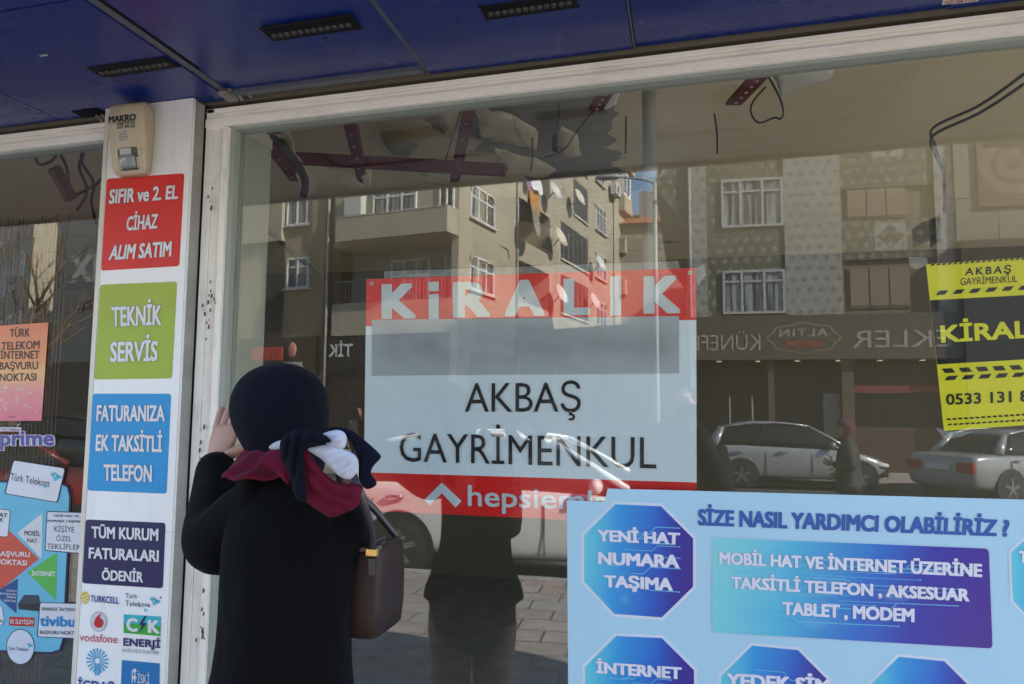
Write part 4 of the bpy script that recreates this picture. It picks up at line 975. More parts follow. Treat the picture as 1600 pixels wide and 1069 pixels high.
def wall_window(par, plane, a0, a1, z0, z1, off, cols=3, transom=.68, chamfer=.0, pane=None, sill=True, sgn=1, fr=.07):
    """window on a wall: plane 'x' = wall facing +x (a runs along y), 'y' = wall facing +y (a runs along x)"""
    pt = (lambda a, d, z: (off+d, a, z)) if plane == 'x' else (lambda a, d, z: (a, off+d, z))
    mb = MB()
    def bar(a, b, c, d_, dep=.07):
        p, q = pt(a, -.02, c), pt(b, dep, d_); mb.box(min(p[0], q[0]), max(p[0], q[0]), min(p[1], q[1]), max(p[1], q[1]), c, d_)
    lo, hi = min(a0, a1), max(a0, a1)
    bar(lo, hi, z0, z0+fr); bar(lo, lo+fr, z0+fr, z1-fr); bar(hi-fr, hi, z0+fr, z1-fr); bar(lo, hi, z1-fr, z1)
    for i in range(1, cols): x = lo+(hi-lo)*i/cols; bar(x-.035, x+.035, z0+fr, z1-fr, .062)
    if transom: zt_ = z0+(z1-z0)*transom; bar(lo+fr, hi-fr, zt_-.035, zt_+.035, .058)
    w_ = mb.build('window', m_wfr, par, local=True)
    p, q = pt(lo+.02, -.01, z0), pt(hi-.02, .03, z1)
    MB().box(min(p[0], q[0]), max(p[0], q[0]), min(p[1], q[1]), max(p[1], q[1]), z0+.02, z1-.02).build('pane', pane or m_pane, w_, local=True)
    if sill:
        p, q = pt(lo-.12, -.02, 0), pt(hi+.12, .16, 0)
        MB().box(min(p[0], q[0]), max(p[0], q[0]), min(p[1], q[1]), max(p[1], q[1]), z0-.075, z0-.002).build('sill', plain('pale_sill', (.62, .60, .55), .7), w_, local=True)
    if chamfer:
        for s_ in (0, 1):
            e = lo if s_ == 0 else hi; i_ = e+(chamfer if s_ == 0 else -chamfer)
            tri = [pt(e, -.02, z1+.003), pt(i_, -.02, z1+.003), pt(e, -.02, z1-chamfer)]
            d_ = Vector(pt(0, .096, 0))-Vector(pt(0, 0, 0)); MB().slab(tri, d_).build('corner_fillet', m_beige, w_, local=True)
    return w_

# ---- old beige apartment block on the street corner
BO = Vector((-8.253, -24, 0)); BR = R(10)
apt = thing('apartment_block', 'old beige apartment block with satellite dishes and sunlit side wall along the side street', 'building', tuple(BO), BR)
def bx(name, m, *a, par=apt): return MB().box(*a).build(name, m, par, local=True)
HB = 18.3
bx('wall', m_beige, -12, 0, -5.8, -1.4, 0, HB)
bx('wall', m_beige, -12, -1.5, -9.75, -5.801, 0, HB)
bx('wall', m_beige, -12, 0, -25.2, -9.751, 0, HB)
bx('wall', m_dkrec, -5.7, -.3, -1.40, -1.385, 5.5, 8.03)
bx('corner_pier', m_beige, -.3, -.001, -1.399, 0, 0, HB)
bx('wall', m_beige, -5.7, -.301, -1.384, 0, 8.05, HB)
bx('ground_floor', m_store, -5.7, -.301, -1.384, -.05, 0, 4.45)
bx('balcony_parapet', m_beige, -5.7, -.301, -.14, .02, 4.46, 5.75)
bx('balcony_floor', m_conc, -5.7, -.301, -1.384, -.141, 5.35, 5.49)
# railing on the lower balcony
rl = MB()
for i in range(34): x = -5.62+i*.157; rl.box(x, x+.02, -.09, -.07, 5.75, 6.62)
rl.box(-5.65, -.33, -.1, -.06, 6.62, 6.67); rl.build('railing', plain('grey_railing', (.25, .26, .27), .5), apt, local=True)
# projecting balcony above
bx('balcony_parapet', m_beige, -4.95, -.02, 0.78, 0.9, 8.06, 9.0); bx('balcony_parapet', m_beige, -.14, -.02, .001, 0.779, 8.06, 9.0)
bx('balcony_parapet', m_beige, -4.95, -4.83, .001, 0.779, 8.06, 9.0); bx('balcony_floor', m_beige, -4.829, -.141, .001, 0.779, 8.06, 8.2)
bx('balcony_coping', plain('pale_coping', (.6, .58, .52), .8), -4.98, .0, 0.76, 0.92, 9.001, 9.04); bx('balcony_coping', plain('pale_coping', (.6, .58, .52), .8), -.16, .0, .001, 0.759, 9.001, 9.04)
bx('balcony_post', m_wfr, -.12, -.06, .8, .86, 9.04, 10.9)
wall_window(apt, 'y', -3.85, -1.85, 8.4, 10.4, .001, 3, .75); wall_window(apt, 'y', -.85, -.2, 8.3, 10.4, .001, 1, 0, pane=m_dpane, sill=False)
wall_window(apt, 'y', -3.8, -2.0, 5.9, 7.65, -1.384, 3, .62, pane=m_pane); wall_window(apt, 'y', -1.3, -.5, 5.55, 7.65, -1.384, 1, .7, sill=False)
bx('white_box', plain('white_board', (.6, .6, .58), .6), -5.0, -4.2, .001, .35, 9.25, 10.2)
# left wing
bx('wall', m_beige2, -17, -6.35, -12, -.25, 0, 11.0)
bx('wall', m_beige, -17, -8.45, -.249, -.02, 8.62, 11.0)
bx('dark_gap', m_brown, -6.349, -5.701, -1.3, -.5, 0, HB)
bx('dark_panel', plain('dark_sheet', (.05, .048, .045), .8), -9.4, -8.4, -.249, -.2, 4.5, 8.6)  # flat dark sheet set on the wall in place of an open gap
wall_window(apt, 'y', -8.35, -7.25, 9.25, 10.4, -.249, 2, 0); wall_window(apt, 'y', -8.25, -7.12, 6.55, 7.85, -.249, 2, .7)
wall_window(apt, 'y', -12.4, -11.2, 9.25, 10.4, -.019, 2, 0); wall_window(apt, 'y', -12.4, -11.2, 6.55, 7.85, -.249, 2, .7)
MB().tube([(-5.95, .06, .2), (-5.95, .06, 11.5)], .06, 10).build('downpipe', plain('pale_pipe', (.30, .31, .32), .6), apt, local=True)
bx('shop_panel', plain('shop_panel_brown', (.06, .045, .035), .6), -10.5, -6.4, -.249, .0, 2.9, 4.5)
bx('shop_panel', plain('shop_panel_dark', (.03, .028, .028), .5), -5.69, -.31, -.049, .06, 3.1, 4.4)
letters(MB(), 'TİK', [(-4.6, .075, 4.12), (-5.75+.0, .075, 4.12), (-5.75, .075, 3.62), (-4.6, .075, 3.62)], .02).build('lettering', plain('white_letters', (.75, .75, .72), .5), apt, local=True)
rp = MB()
for i in range(5): rp.box(-9.75+i*.34, -9.47+i*.34, .001, .05, 3.55, 4.1)
rp.build('red_letter_blocks', plain('red_letters', (.55, .05, .04), .5), apt, local=True)
MB().ball((-7.6, .04, 3.95), (.22, .06, .32), 12, 8).build('round_sign', plain('pale_red_sign', (.6, .25, .2), .5), apt, local=True)
bx('small_panel', plain('cream_panel', (.5, .47, .4), .6), -8.3, -7.1, .001, .03, 3.05, 3.45)
# sunlit side wall
for k in range(5):
    y0 = -1.0-k*4.9; f_ = bx('dark_front', m_store, .001, .06, y0-4.3, y0, .15, 3.2)  # dark fronts added so the low wall mirrors dark in the banner
    MB().box(.061, .10, y0-4.3, y0, 3.2, 3.9).build('added_sign_panel', plain('added_side_sign', ((.10, .05, .03), (.04, .05, .07), (.09, .08, .06), (.05, .05, .05), (.08, .03, .03))[k], .6), f_, local=True)
for z0, z1 in ((11.75, 13.1), (9.03, 10.38), (6.21, 7.58)): wall_window(apt, 'x', -.93, -3.14, z0, z1, -.03, 3, .66, .34)
for z in (5.45, 8.28, 11.15, 14.0):
    bx('balcony_parapet', m_beige, -.12, .0, -9.749, -5.802, z, z+.98); bx('balcony_floor', m_beige, -1.499, -.121, -9.749, -5.802, z, z+.14)
    wall_window(apt, 'x', -6.5, -8.9, z+.25, z+2.25, -1.5, 3, 0, sill=False, pane=m_dpane)
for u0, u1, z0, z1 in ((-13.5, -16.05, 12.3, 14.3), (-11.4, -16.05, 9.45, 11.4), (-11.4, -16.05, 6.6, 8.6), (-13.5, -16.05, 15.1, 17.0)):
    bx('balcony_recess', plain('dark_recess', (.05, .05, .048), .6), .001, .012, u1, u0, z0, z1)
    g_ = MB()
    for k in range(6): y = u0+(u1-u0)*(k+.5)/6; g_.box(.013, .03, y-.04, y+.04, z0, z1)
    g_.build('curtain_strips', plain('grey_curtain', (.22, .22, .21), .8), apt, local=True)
    bx('balcony_coping', plain('pale_coping', (.6, .58, .52), .8), .001, .10, u1-.05, u0+.05, z0-.1, z0-.002)
for z0, z1, u1 in ((12.42, 13.95, -19.78), (15.42, 16.95, -19.4), (9.5, 11.0, -19.78), (6.6, 8.1, -19.78)): wall_window(apt, 'x', -17.58, u1, z0, z1, .0, 3, .7, .3)
for z in (14.9, 12.0, 9.2): bx('bay_parapet', m_beige, .001, .42, -25.0, -22.9, z, z+1.05)
bx('bay_window', m_wfr, .001, .36, -24.9, -23.0, 15.96, 17.7)
b_ = MB()
for y in (-23.35, -24.15): b_.box(.361, .37, y-.3, y+.25, 16.2, 17.5)
b_.build('pane', m_pane, apt.children[-1], local=True)
bx('bay_roof', m_beige, .001, .6, -25.3, -22.6, 17.75, 17.95)
bx('roof_slab', plain('eave', (.5, .47, .4), .8), -12.3, .5, -25.5, 1.3, HB+.002, HB+.25)
bx('rear_block', m_beige, -12, -.8, -27.2, -25.201, 0, 16.3)
MB().tube([(.07, -5.5, .2), (.07, -5.5, HB)], .06, 10).build('downpipe', plain('pale_pipe', (.30, .31, .32), .6), apt, local=True)
MB().tube([(.07, -21.5, .2), (.07, -21.5, HB)], .05, 8).build('downpipe', plain('pale_pipe', (.30, .31, .32), .6), apt, local=True)
wi = MB(); wi.tube([(.02, -4.6, 8.1), (.02, -4.6, 8.45), (.02, -3.9, 8.5)], .02, 5, smooth=False); wi.build('cable_bracket', m_cable, apt, local=True)
bmat = Matrix.Translation(BO) @ Matrix.Rotation(BR, 4, 'Z')
# dishes
m_dish = dirty('dish_white', (.72, .71, .68), (.55, .30, .12), .35, .4, 3, (1, 1, 1)); m_dishr = dirty('dish_rust', (.70, .64, .52), (.50, .24, .07), .95, .5, 3.2, (1, 1, 1))
def dish(x, y, z, r_, m, lab, tilt=35, yy=.12):
    p = bmat @ Vector((x, y, z)); t = thing('satellite_dish', lab, 'satellite dish', tuple(p), BR, 'satellite dishes on the sunlit apartment wall')
    d = Vector((math.cos(R(tilt)), yy, math.sin(R(tilt))*.6)).normalized(); r_ *= .88; q = d.to_track_quat('Z', 'Y').to_matrix()
    rings = []
    for k in range(6):
        rr_ = r_*(.05+.95*k/5); rings.append([q @ Vector((rr_*math.cos(a), rr_*1.06*math.sin(a), .22*rr_*rr_/r_)) for a in [2*math.pi*j/24 for j in range(24)]])
    for k in range(5, -1, -1):
        rr_ = r_*(.05+.95*k/5); rings.append([q @ Vector((rr_*math.cos(a), rr_*1.06*math.sin(a), .22*rr_*rr_/r_-.015)) for a in [2*math.pi*j/24 for j in range(24)]])
    MB().loft(rings).build('reflector', m, t, local=True)
    lo = q @ Vector((0, -r_*.95, .2*r_)); tip = q @ Vector((0, -r_*.35, r_*1.05))
    a_ = MB(); a_.tube([lo, tip], .015, 6); a_.ball(tip, .05, 8, 6); a_.build('feed_arm', plain('dish_steel', (.3, .3, .3), .5), t, local=True)
    MB().tube([(0, 0, -.02), (-x*.55, 0, -r_*.7), (-x+.01, 0, -r_*.7)], .03, 8, smooth=False).build('bracket', plain('dish_steel', (.3, .3, .3), .5), t, local=True)
dish(.6, -8.84, 12.2, .50, m_dish, 'clean white dish fixed high beside the hanging rugs')
dish(.6, -12.6, 12.9, .52, m_dishr, 'rust stained dish at the upper enclosed balcony')
dish(.6, -9.6, 10.05, .55, m_dishr, 'rust stained dish below the clean white one, beside the lower enclosed balcony')
dish(.6, -16.5, 10.05, .55, m_dish, 'white dish farthest along the sunlit wall')
dish(.75, -5.7, 9.85, .80, dirty('dish_grey', (.30, .28, .23), (.2, .18, .14), .5, .6), 'largest dish, dull grey, at the downpipe', 12, -.16)
dish(.6, -9.7, 7.25, .55, m_dish, 'white dish seen through the top band of the red banner, left one')
dish(.6, -15.4, 7.65, .55, m_dish, 'white dish seen through the top band of the red banner, right one')
def cloth(u0, u1, z0, z1, m, lab, seed):
    mb = MB(); n, k = 10, 8; vs = []
    for j in range(k+1):
        for i in range(n+1):
            u = u0+(u1-u0)*i/n; z = z1+(z0-z1)*j/k; vs.append(bmat @ Vector((.05+.05*math.sin(i*1.3+seed)+.02*j, u+.04*math.sin(j+seed), z)))
    fs = [[j*(n+1)+i, j*(n+1)+i+1, (j+1)*(n+1)+i+1, (j+1)*(n+1)+i] for j in range(k) for i in range(n)]
    c = sum(vs, Vector())/len(vs); mb.add([v-c for v in vs], fs, smooth=True); mb.add([v-c-Vector((.02, 0, 0)) for v in vs], [f[::-1] for f in fs], smooth=True)
    o = mb.build('rug', m, None); o.location = c; return tag(o, lab, 'rug', 'rugs hung over the balcony')
cloth(-6.7, -8.2, 11.85, 12.7, plain('white_rug', (.75, .74, .76), .9), 'white rug hung over the upper balcony', 1)
cloth(-6.2, -6.7, 11.6, 12.7, plain('purple_rug', (.35, .16, .36), .9), 'purple striped rug edge hung beside the white rug', 2)
cloth(-6.8, -7.9, 10.7, 12.0, plain('orange_rug', (.50, .22, .06), .9), 'orange brown rug hung below the white rug', 3)
p = bmat @ Vector((.001, -20.9, 15.3)); t = thing('air_conditioner', 'white air conditioner unit on the sunlit apartment wall', 'air conditioner', tuple(p), BR)
MB().box(.15, .55, -.5, .5, 0, .75).build('case', plain('ac_white', (.62, .62, .58), .5), t, local=True, bevel=.02)
MB().cyl((.551, .08, .38), (1, 0, 0), .28, .01, 20).build('fan_grille', plain('ac_grille', (.2, .2, .2), .5), t, local=True)
MB().box(0, .5, -.4, -.36, -.06, -.002).box(0, .5, .36, .4, -.06, -.002).build('bracket', m_rust, t, local=True)
# ---- lower building further down the side street, and the tiled-roof house at its end
t = thing('apartment_block', 'low cream block further down the side street with pale eave', 'building', tuple(BO), BR)
bx('wall', m_beige, -12, -.3, -40, -28.6, 0, 15.1, par=t); bx('eave', plain('eave_white', (.62, .6, .54), .8), -12.3, .2, -40.3, -28.4, 15.102, 15.35, par=t)
for z in (12.2, 9.4): wall_window(t, 'x', -30.5, -33.5, z, z+1.7, -.3, 3, .7, pane=m_dpane); wall_window(t, 'x', -35.5, -38, z, z+1.7, -.3, 3, .7, pane=m_dpane)
p = bmat @ Vector((.3, -33.5, 15.352)); dish(.45, -33.2, 15.75, .6, m_dish, 'small white dish on the roof edge of the low cream block')
t = thing('house', 'house with red tiled hip roof and wide chimney closing the side street', 'house', (-1.5, -47, 0))
MB().box(-6, 4.5, -10, 0, 0, 14.0).build('wall', stucco('shaded_render', (.40, .34, .27), (.26, .22, .17)), t, local=True)
m_tile = plain('red_roof_tile', (.42, .15, .07), .85, var=.3, scale=3)
MB().add([(-6.4, .4, 14.0), (4.9, .4, 14.0), (4.9, -10.4, 14.0), (-6.4, -10.4, 14.0), (-3, -5, 16.0), (1.5, -5, 16.0)], [[0, 1, 5, 4], [1, 2, 5], [2, 3, 4, 5], [3, 0, 4], [3, 2, 1, 0]]).build('roof', m_tile, t, local=True)
ch = MB().box(-1.6, .4, -3.6, -2.6, 14.8, 17.0).build('chimney', m_dkrec, t, local=True)
# ---- tiled building with the pastry shop
def tile_mat(name, base, dot, scale=.30):
    g = N(name); s_ = g.sep(g.obj())
    u = g.math('DIVIDE', s_[0], scale); v = g.math('DIVIDE', s_[2], scale)
    row = g.math('FLOOR', v); u2 = g.math('ADD', u, g.math('MULTIPLY', g.math('MODULO', row, 2.0), .5))
    fu = g.math('ABSOLUTE', g.math('SUBTRACT', g.math('FRACT', u2), .5)); fv = g.math('ABSOLUTE', g.math('SUBTRACT', g.math('FRACT', v), .5))
    d = g.math('ADD', fu, fv); a = g.math('LESS_THAN', d, .26); b = g.math('LESS_THAN', d, .13)
    f2 = g.math('LESS_THAN', g.math('ADD', g.math('ABSOLUTE', g.math('SUBTRACT', g.math('FRACT', g.math('MULTIPLY', u2, 3)), .5)), g.math('ABSOLUTE', g.math('SUBTRACT', g.math('FRACT', g.math('MULTIPLY', v, 3)), .5))), .2)
    c = g.mix(g.math('MULTIPLY', f2, .35), base, dot); c = g.mix(a, c, dot); c = g.mix(b, c, base)
    n = g.noise(.5, 4); c = g.mix(g.math('MULTIPLY', g.ramp(n, [(.4, (0, 0, 0)), (.7, (1, 1, 1))]), .3), c, tuple(k*.6 for k in base))
    g.base(c); g.rough(.45); return g.m
m_ta = tile_mat('grey_patterned_tile', (.32, .31, .275), (.085, .08, .075)); m_tb = tile_mat('olive_patterned_tile', (.115, .108, .072), (.34, .32, .25))  # tile tones lowered, putting the shade of this facade into the colour
TY = -19.55
m_wfr2 = plain('shaded_window_frame', (.40, .40, .385), .5)  # white frame darkened so its colour carries the facade's shade
tb = thing('tiled_building', 'two tone patterned tile building above a brown pastry shop front', 'building', (3.5, TY, 0))
def tbx(name, m, *a): return MB().box(*a).build(name, m, tb)
tbx('wall', m_tb, .62, 2.72, TY-27, TY, 4.25, 10.4)
tbx('pilaster', m_ta, .08, .619, TY-27, TY+.06, 4.25, 10.4); tbx('pilaster', m_ta, 2.721, 4.2, TY-27, TY+.06, 4.25, 10.4); tbx('pilaster', m_ta, 6.56, 7.0, TY-27, TY+.06, 4.25, 10.4)
tbx('wall', stucco('brown_render', (.20, .165, .12), (.13, .11, .08)), 4.201, 6.559, TY-27, TY-.08, 4.25, 7.75); tbx('wall', m_tb, 4.201, 6.559, TY-27, TY-.0, 7.751, 10.4)
tbx('spandrel', m_tb, 4.201, 6.559, TY-.079, TY+.0, 5.75, 6.85)
MB().slab([(-.8, TY+.02, 10.4), (.079, TY+.02, 10.4), (.079, TY+.02, 6.9), (-.25, TY+.02, 7.35), (-.8, TY+.02, 8.05)], (0, -12, 0)).build('bay', m_tb, tb)
for z0, z1 in ((6.8, 8.2), (4.32, 5.56)):
    f = MB()
    def bar(x0, x1, a, b): f.box(x0, x1, TY+.001, TY+.075, a, b)
    bar(1.03, 2.71, z0, z0+.07); bar(1.03, 2.71, z1-.07, z1)
    for x in (1.03, 1.52, 2.12, 2.64): bar(x, x+.07, z0+.071, z1-.071)
    f2 = z0+(z1-z0)*.72; f.box(1.1, 2.64, TY+.001, TY+.06, f2, f2+.06)
    w_ = f.build('window', m_wfr2, tb); MB().box(1.05, 2.69, TY+.001, TY+.02, z0+.03, z1-.03).build('pane', m_pane, w_)
    w2 = MB().box(4.35, 5.9, TY-.079, TY-.04, z0+.1, z1).build('shutter', plain('brown_shutter', (.17, .13, .09), .6), tb)
    for i in range(3): MB().box(4.4+i*.5, 4.86+i*.5, TY-.039, TY-.02, z0+.16, z1-.06).build('shutter_panel', plain('brown_shutter_panel', (.22, .17, .12), .6), w2)
for z in (8.9, 6.3): 
    MB().slab([(5.05, TY+.003, z+.45), (5.85, TY+.003, z+.45), (5.85, TY+.003, z-.3), (5.05, TY+.003, z-.3)], (0, -.003, 0)).build('tile_picture', m_ta, tb)
    MB().poly([(5.1, TY+.006, z+.07), (5.45, TY+.006, z+.4), (5.8, TY+.006, z+.07), (5.45, TY+.006, z-.26)][::-1]).build('tile_picture', m_tb, tb)
MB().tube([(.14, TY+.12, 0), (.14, TY+.12, 10.4)], .05, 10).build('downpipe', plain('pale_pipe2', (.26, .265, .265), .6), tb)
m_sign = plain('brown_sign_board', (.088, .074, .054), .45, var=.15)
tbx('sign_board', m_sign, .08, 8.6, TY-.3, TY+.22, 3.02, 4.24)
k_gold = plain('pale_metal_letters', (.33, .315, .27), .5)
def back(txt, x0, x1, z0, z1, off=.0): letters(MB(), txt, [(x1, TY+.235, z1), (x0, TY+.235, z1), (x0, TY+.235, z0), (x1, TY+.235, z0)], off).build('lettering', k_gold, tb)
back('EKLER', 4.34, 6.75, 3.32, 3.78, .004); back('KÜNEFE', -.35+.5, 2.0, 3.28, 3.72, .004)
cx_ = 3.12; pl = [(cx_+.92*math.cos(a)*(1+.05*math.cos(8*a)), TY+.230, 3.60+.42*math.sin(a)*(1+.06*math.cos(8*a))) for a in [2*math.pi*i/48 for i in range(48)]]
MB().poly(pl[::-1]).build('emblem_rim', plain('gold_rim', (.32, .24, .13), .5), tb)
MB().poly([(cx_+(p[0]-cx_)*.95, TY+.233, 3.6+(p[2]-3.6)*.93) for p in pl][::-1]).build('emblem', m_sign, tb)
letters(MB(), 'ALTIN', [(cx_+.62, TY+.238, 3.86), (cx_-.62, TY+.238, 3.86), (cx_-.62, TY+.238, 3.64), (cx_+.62, TY+.238, 3.64)], .02, spacing=1.2).build('lettering', k_gold, tb)
MB().box(cx_-.45, cx_+.45, TY+.236, TY+.239, 3.36, 3.52).build('emblem_bar', plain('dull_red', (.22, .06, .04), .5), tb)
tbx('wall', m_store, .08, 8.6, TY-27, TY-1.2, 0, 4.2)
tbx('shop_floor', m_conc, .08, 8.6, TY-1.19, TY-.31, -.1, .02)
for x0, x1 in ((.08, .3), (2.2, 2.36), (4.1, 4.4), (7.0, 7.3), (8.3, 8.6)): tbx('shop_post', plain('brown_post', (.10, .075, .05), .5), x0, x1, TY-.3, TY+.02, 0, 3.01)
tbx('counter', plain('counter_brown', (.09, .05, .035), .4), 4.42, 6.98, TY-.6, TY-.1, 0, 1.2); tbx('red_strip', plain('red_fascia', (.20, .03, .022), .6), 4.42, 6.98, TY-.28, TY-.12, 2.12, 2.32)
tbx('white_panel', plain('dull_white_panel', (.24, .23, .21), .6), 3.65, 4.08, TY-.28, TY-.2, .9, 2.1)
dl = MB()
for i in range(7): dl.cyl((.9+i*1.05, TY-.15, 3.0), (0, 0, -1), .07, .012, 12)
dl.build('ceiling_lamp_row', N('lit_lamp').base((1, .8, .5)).m, tb)
lm = bpy.data.materials['lit_lamp']; lm.node_tree.nodes['Principled BSDF'].inputs['Emission Color'].default_value = (1, .78, .5, 1); lm.node_tree.nodes['Principled BSDF'].inputs['Emission Strength'].default_value = 1.2
for x, lab in ((1.75, 'L'), (1.15, 'R')): tbx('door_handle', k_gold, x, x+.04, TY-.02, TY+.05, .9, 2.0)
# ---- white clad building beside it
t = thing('clad_building', 'white panel clad building with a round food emblem beside the tiled building', 'building', (11, TY, 0))
wb = MB()
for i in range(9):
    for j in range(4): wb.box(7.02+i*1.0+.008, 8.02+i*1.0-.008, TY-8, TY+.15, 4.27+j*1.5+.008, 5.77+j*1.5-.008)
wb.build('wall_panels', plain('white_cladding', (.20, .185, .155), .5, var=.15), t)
MB().box(7.02, 16, TY-8, TY+.1, 0, 10.2).build('wall', plain('clad_backing', (.2, .18, .16), .8), t)
MB().box(7.55, 9.3, TY+.152, TY+.22, 7.0, 9.1).build('sign_board', plain('tan_board', (.11, .08, .05), .5), t)
mb = MB()
for r0, r1, a0, a1 in ((.55, .8, 20, 340), (.15, .42, 60, 400)):
    n = 26
    for i in range(n):
        a, b = R(a0+(a1-a0)*i/n), R(a0+(a1-a0)*(i+1)/n)
        mb.add([(8.4+r0*math.cos(a), TY+.225, 8.1+r0*math.sin(a)), (8.4+r1*math.cos(a), TY+.225, 8.1+r1*math.sin(a)), (8.4+r1*math.cos(b), TY+.225, 8.1+r1*math.sin(b)), (8.4+r0*math.cos(b), TY+.225, 8.1+r0*math.sin(b))], [[0, 1, 2, 3]])
mb.build('round_emblem', plain('cream_emblem', (.19, .15, .10), .5), t)
MB().box(7.03, 16, TY+.16, TY+.4, 0, 6.1).build('dark_front', m_store, t)  # added dark front, drawn high so the glass mirrors dark at the poster
t = thing('air_conditioner', 'air conditioner on the white clad building near the food emblem', 'air conditioner', (8.9, TY+.151, 9.0))
# far right and far left blocks of the street
MB().box(8.5, 9.3, TY+.23, TY+.55, 9.12, 9.7).build('case', plain('ac_white2', (.5, .5, .47), .5), t, bevel=.02)
MB().cyl((8.85, TY+.551, 9.4), (0, 1, 0), .22, .01, 18).build('fan_grille', plain('ac_grille2', (.15, .15, .15), .5), t)
t = thing('office_block', 'dark grey clad office block with white capital letters seen in the left window', 'building', (-20, -18, 0))
gm = N('dark_grey_cladding'); br = gm.n('TexBrick', i={'Scale': 1.0, 'Mortar Size': .012, 'Brick Width': 1.2, 'Row Height': .9}); br.offset = 0
gm.t.links.new(gm.mapping(gm.obj(), rot=(R(90), 0, 0)), br.inputs['Vector']); br.inputs['Color1'].default_value = (.085, .09, .095, 1); br.inputs['Color2'].default_value = (.10, .105, .11, 1); br.inputs['Mortar'].default_value = (.03, .03, .03, 1)
gm.base(br.outputs[0]); gm.rough(.35)
MB().box(-20.35, -17.3, -22, -18.0, 0, 12).build('wall', gm.m, t)
MB().box(-20.1, -17.5, -18.0, -17.9, .2, 3.0).build('dark_front', m_store, t)
letters(MB(), 'IX', [(-18.65, -17.98, 6.55), (-19.75, -17.98, 6.55), (-19.75, -17.98, 5.6), (-18.65, -17.98, 5.6)], .03).build('lettering', plain('white_letters2', (.27, .27, .265), .5), t)
t = thing('apartment_block', 'bright sunlit block far down the street glimpsed through the wire mesh', 'building', (-36, -30, 0), R(35))
MB().box(-9, 9, -10, 0, 0, 16).build('wall', m_beige, t, local=True)
for i in range(6):
    for j in range(5): wall_window(t, 'y', -8+i*2.8, -6.6+i*2.8, 1.5+j*2.9, 3.1+j*2.9, .0, 2, 0, sill=False)
# bare tree
random.seed(12)
t = thing('street_tree', 'bare leafless street tree seen through the left window', 'tree', (-17.6, -14.2, -.18))
tk = MB(); tw = MB()
def branch(p, d, L, r_, lv):
    q = p+d*L; mid = p+d*L*.5+Vector((random.uniform(-.08, .08), random.uniform(-.08, .08), 0))*L*.5
    (tk if lv < 2 else tw).tube([p, mid, q], [r_, r_*.8, r_*.55], 6 if lv < 2 else 4)
    if lv < 4:
        for k in range(3 if lv else 5):
            nd = (d+Vector((random.uniform(-.8, .8), random.uniform(-.8, .8), random.uniform(-.15, .5)))).normalized()
            branch(p+(q-p)*random.uniform(.55, 1), nd, L*random.uniform(.55, .75), r_*.5, lv+1)
branch(Vector((0, 0, 0)), Vector((.03, 0, 1)), 3.4, .16, 0)
m_bark = plain('bark', (.12, .085, .06), .95, var=.3)
tk.build('trunk', m_bark, t, local=True); tw.build('crown', m_bark, t, local=True)
# street lamp
t = thing('street_lamp', 'slender street lamp with one long arm at the side street corner', 'street lamp', (-.72, -16.7, -.13))
MB().tube([(0, 0, 0), (0, 0, 4), (0, 0, 7.55)], [.075, .06, .045], 10).build('pole', plain('lamp_pole', (.32, .33, .33), .6), t, local=True)
MB().tube([(0, 0, 7.5), (-.3, 0, 7.62), (-.9, 0, 7.72)], [.035, .03, .028], 8, sub=4).build('arm', plain('lamp_pole', (.32, .33, .33), .6), t, local=True)
MB().loft([[(x, w_*math.cos(a), 7.73+h_*math.sin(a)) for a in [2*math.pi*i/12 for i in range(12)]] for x, w_, h_ in ((-.85, .04, .04), (-1.0, .10, .06), (-1.3, .13, .07), (-1.5, .07, .04), (-1.53, .02, .01))]).build('lamp_head', plain('lamp_head_grey', (.35, .35, .34), .5), t, local=True)
MB().tube([(0, 0, 7.5), (.18, 0, 7.75), (.3, 0, 7.95)], .03, 8).build('arm', plain('lamp_pole', (.32, .33, .33), .6), t, local=True)
MB().ball((.34, 0, 7.98), (.12, .09, .09), 10, 8).build('lamp_head', plain('lamp_head_white', (.7, .7, .66), .4), t, local=True)
MB().ball((0, 0, 7.0), .07, 8, 6).build('camera_knob', m_cable, t, local=True)

# ================================================================ cars
m_tyre = plain('tyre', (.02, .02, .02), .85); m_rim = plain('alloy', (.42, .42, .43), .3, .9); m_cglass = N('car_glass').base((.018, .022, .022)).rough(.06).spec(.35).m
m_trim = plain('black_trim', (.02, .02, .021), .5); m_tail = N('tail_lamp').base((.38, .02, .015)).rough(.15).m; m_head = N('head_lamp').base((.62, .63, .63)).rough(.08).m; m_plate = plain('plate_white', (.7, .7, .7), .5); m_chrome = plain('chrome', (.6, .6, .6), .15, 1)
def paint(name, c, metal=0.0):
    g = N(name); g.base(c); g.rough(.28); g.set(g.b, 'Metallic', metal); g.set(g.b, 'Coat Weight', .6); g.set(g.b, 'Coat Roughness', .05); return g.m
def interp(st, x):
    for a, b in zip(st, st[1:]):
        if a[0] <= x <= b[0]:
            t = (x-a[0])/(b[0]-a[0]); return [a[i]+(b[i]-a[i])*t for i in range(len(a))]
    return list(st[0] if x < st[0][0] else st[-1])
